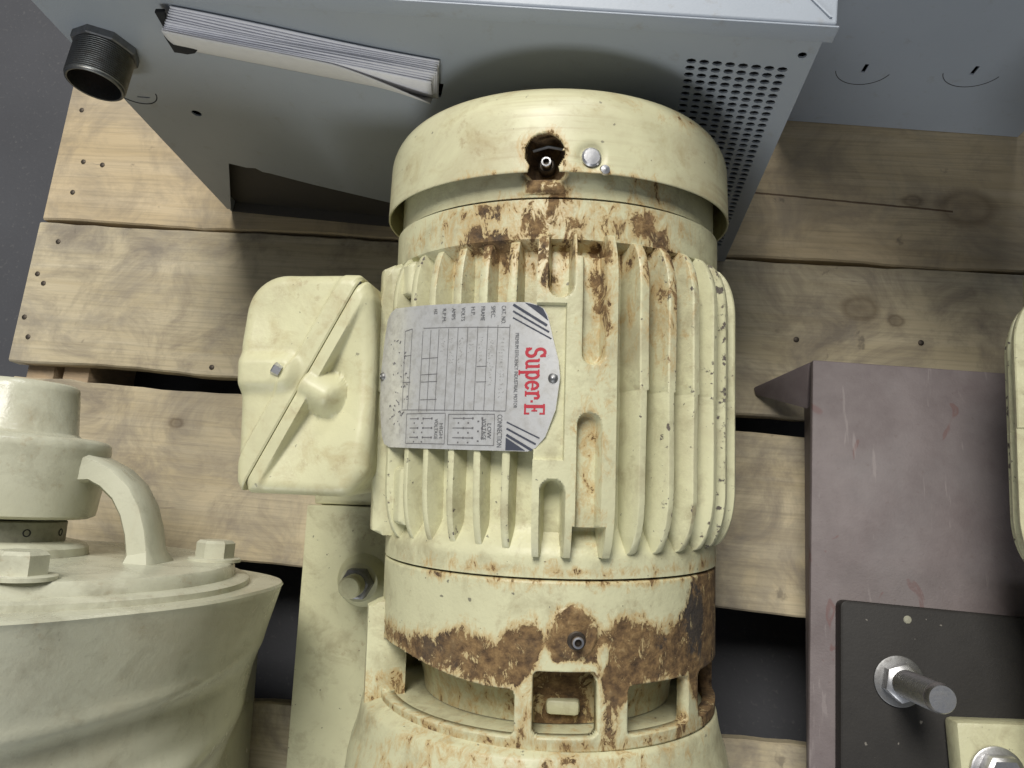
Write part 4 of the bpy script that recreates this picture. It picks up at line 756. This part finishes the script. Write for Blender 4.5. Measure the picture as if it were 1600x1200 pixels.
lathe('cover', [(-0.0145, 0.190), (-0.010, 0.1895), (-0.0085, 0.1860), (-0.0075, 0.1785), (-0.001, 0.177), (0.0015, 0.1745), (0.0022, 0.170), (0.003, 0.11), (0.004, 0.064)], OLIVE, pu, 120, 'Y')
lathe('gland', [(0.002, 0.064), (0.010, 0.063), (0.013, 0.060), (0.0145, 0.052), (0.0145, 0.02)], OLIVE, pu, 48, 'Y')
col = lathe('collar', [(0.0135, 0.0445), (0.0145, 0.0455), (0.0290, 0.0455), (0.0300, 0.0440), (0.0305, 0.02)], metal('greenish_steel', (0.26, 0.26, 0.20), 0.5, metallic=0.5), pu, 48, 'Y')
for dg in (-60, -20, 20, 60, 100, 140): 
    p0, n0 = radial(dg, 0.0215, 0.0453); lathe('set_screw', [(-0.002, 0.0030), (0.0004, 0.0030), (0.0006, 0.0022), (-0.0012, 0.0018), (-0.0014, 0.0001)], HOLED, col, 12, 'Z', zmat(p0, n0))
lathe('shaft', [(-0.01, 0.024), (0.10, 0.024), (0.1005, 0.0001)], DULL, pu, 32, 'Y')
hub = lathe('bearing_housing', [(0.0320, 0.024), (0.0322, 0.060), (0.0345, 0.0645), (0.040, 0.0655), (0.086, 0.0705), (0.091, 0.0700), (0.094, 0.0670), (0.0955, 0.060), (0.0965, 0.047), (0.099, 0.0445), (0.131, 0.0415), (0.136, 0.0405), (0.1380, 0.0380), (0.1385, 0.012), (0.1385, 0.0005)], OLIVE, pu, 72, 'Y', smooth=50)
# arched yoke arms
def arm(dg):
    ad = math.radians(dg); rad = Vector((math.cos(ad), 0, math.sin(ad))); tan = Vector((-math.sin(ad), 0, math.cos(ad)))
    path = [(0.056, 0.073), (0.072, 0.0715), (0.084, 0.066), (0.096, 0.056), (0.105, 0.042), (0.111, 0.026), (0.1145, 0.010), (0.116, 0.0015), (0.1165, -0.001)]
    P = np.zeros((8, len(path), 3)); w, th = 0.0185, 0.0095
    for j, (r, y) in enumerate(path):
        j0, j1 = max(j - 1, 0), min(j + 1, len(path) - 1); d = Vector((path[j1][0] - path[j0][0], path[j1][1] - path[j0][1])).normalized(); nn = Vector((-d.y, d.x)); fl = 1 + (0.35 if j > 6 else 0) + (0.5 if j == 0 else 0)
        for i, (a2, b2) in enumerate(((-1, -.75), (-.8, -1), (.8, -1), (1, -.75), (1, .75), (.8, 1), (-.8, 1), (-1, .75))):
            q = rad * (r + nn.x * b2 * th * fl) + tan * (a2 * w * fl); P[i, j] = (q.x, y + nn.y * b2 * th * fl, q.z)
    b = grid('yoke_arm', P, OLIVE, pu, wrap=True, smooth=35); me = b.data; bm_ = bmesh.new(); bm_.from_mesh(me); bmesh.ops.recalc_face_normals(bm_, faces=bm_.faces); bm_.to_mesh(me); bm_.free()
for dg in (-8, 112, 232): arm(dg)
cov = [o for o in pu.children if o.name.startswith('cover')][0]
for dg in (-25, 47, 137, 227):
    p0 = Vector((math.cos(math.radians(dg)) * 0.160, 0.0024, math.sin(math.radians(dg)) * 0.160)); hexbolt('cover_bolt', zmat(p0 + Vector((0, 0.0004, 0)), (0, 1, 0), 0.4), 0.027, 0.0165, OLIVE, cov, 0.0215)
# feet of the pump
for xa in (-0.13, 0.07): box('pump_foot', (-0.455 + xa, -0.30, 0.0012), (-0.455 + xa + 0.06, -0.10, 0.11), OLIVE, pu, 0.004, 2, PI_)
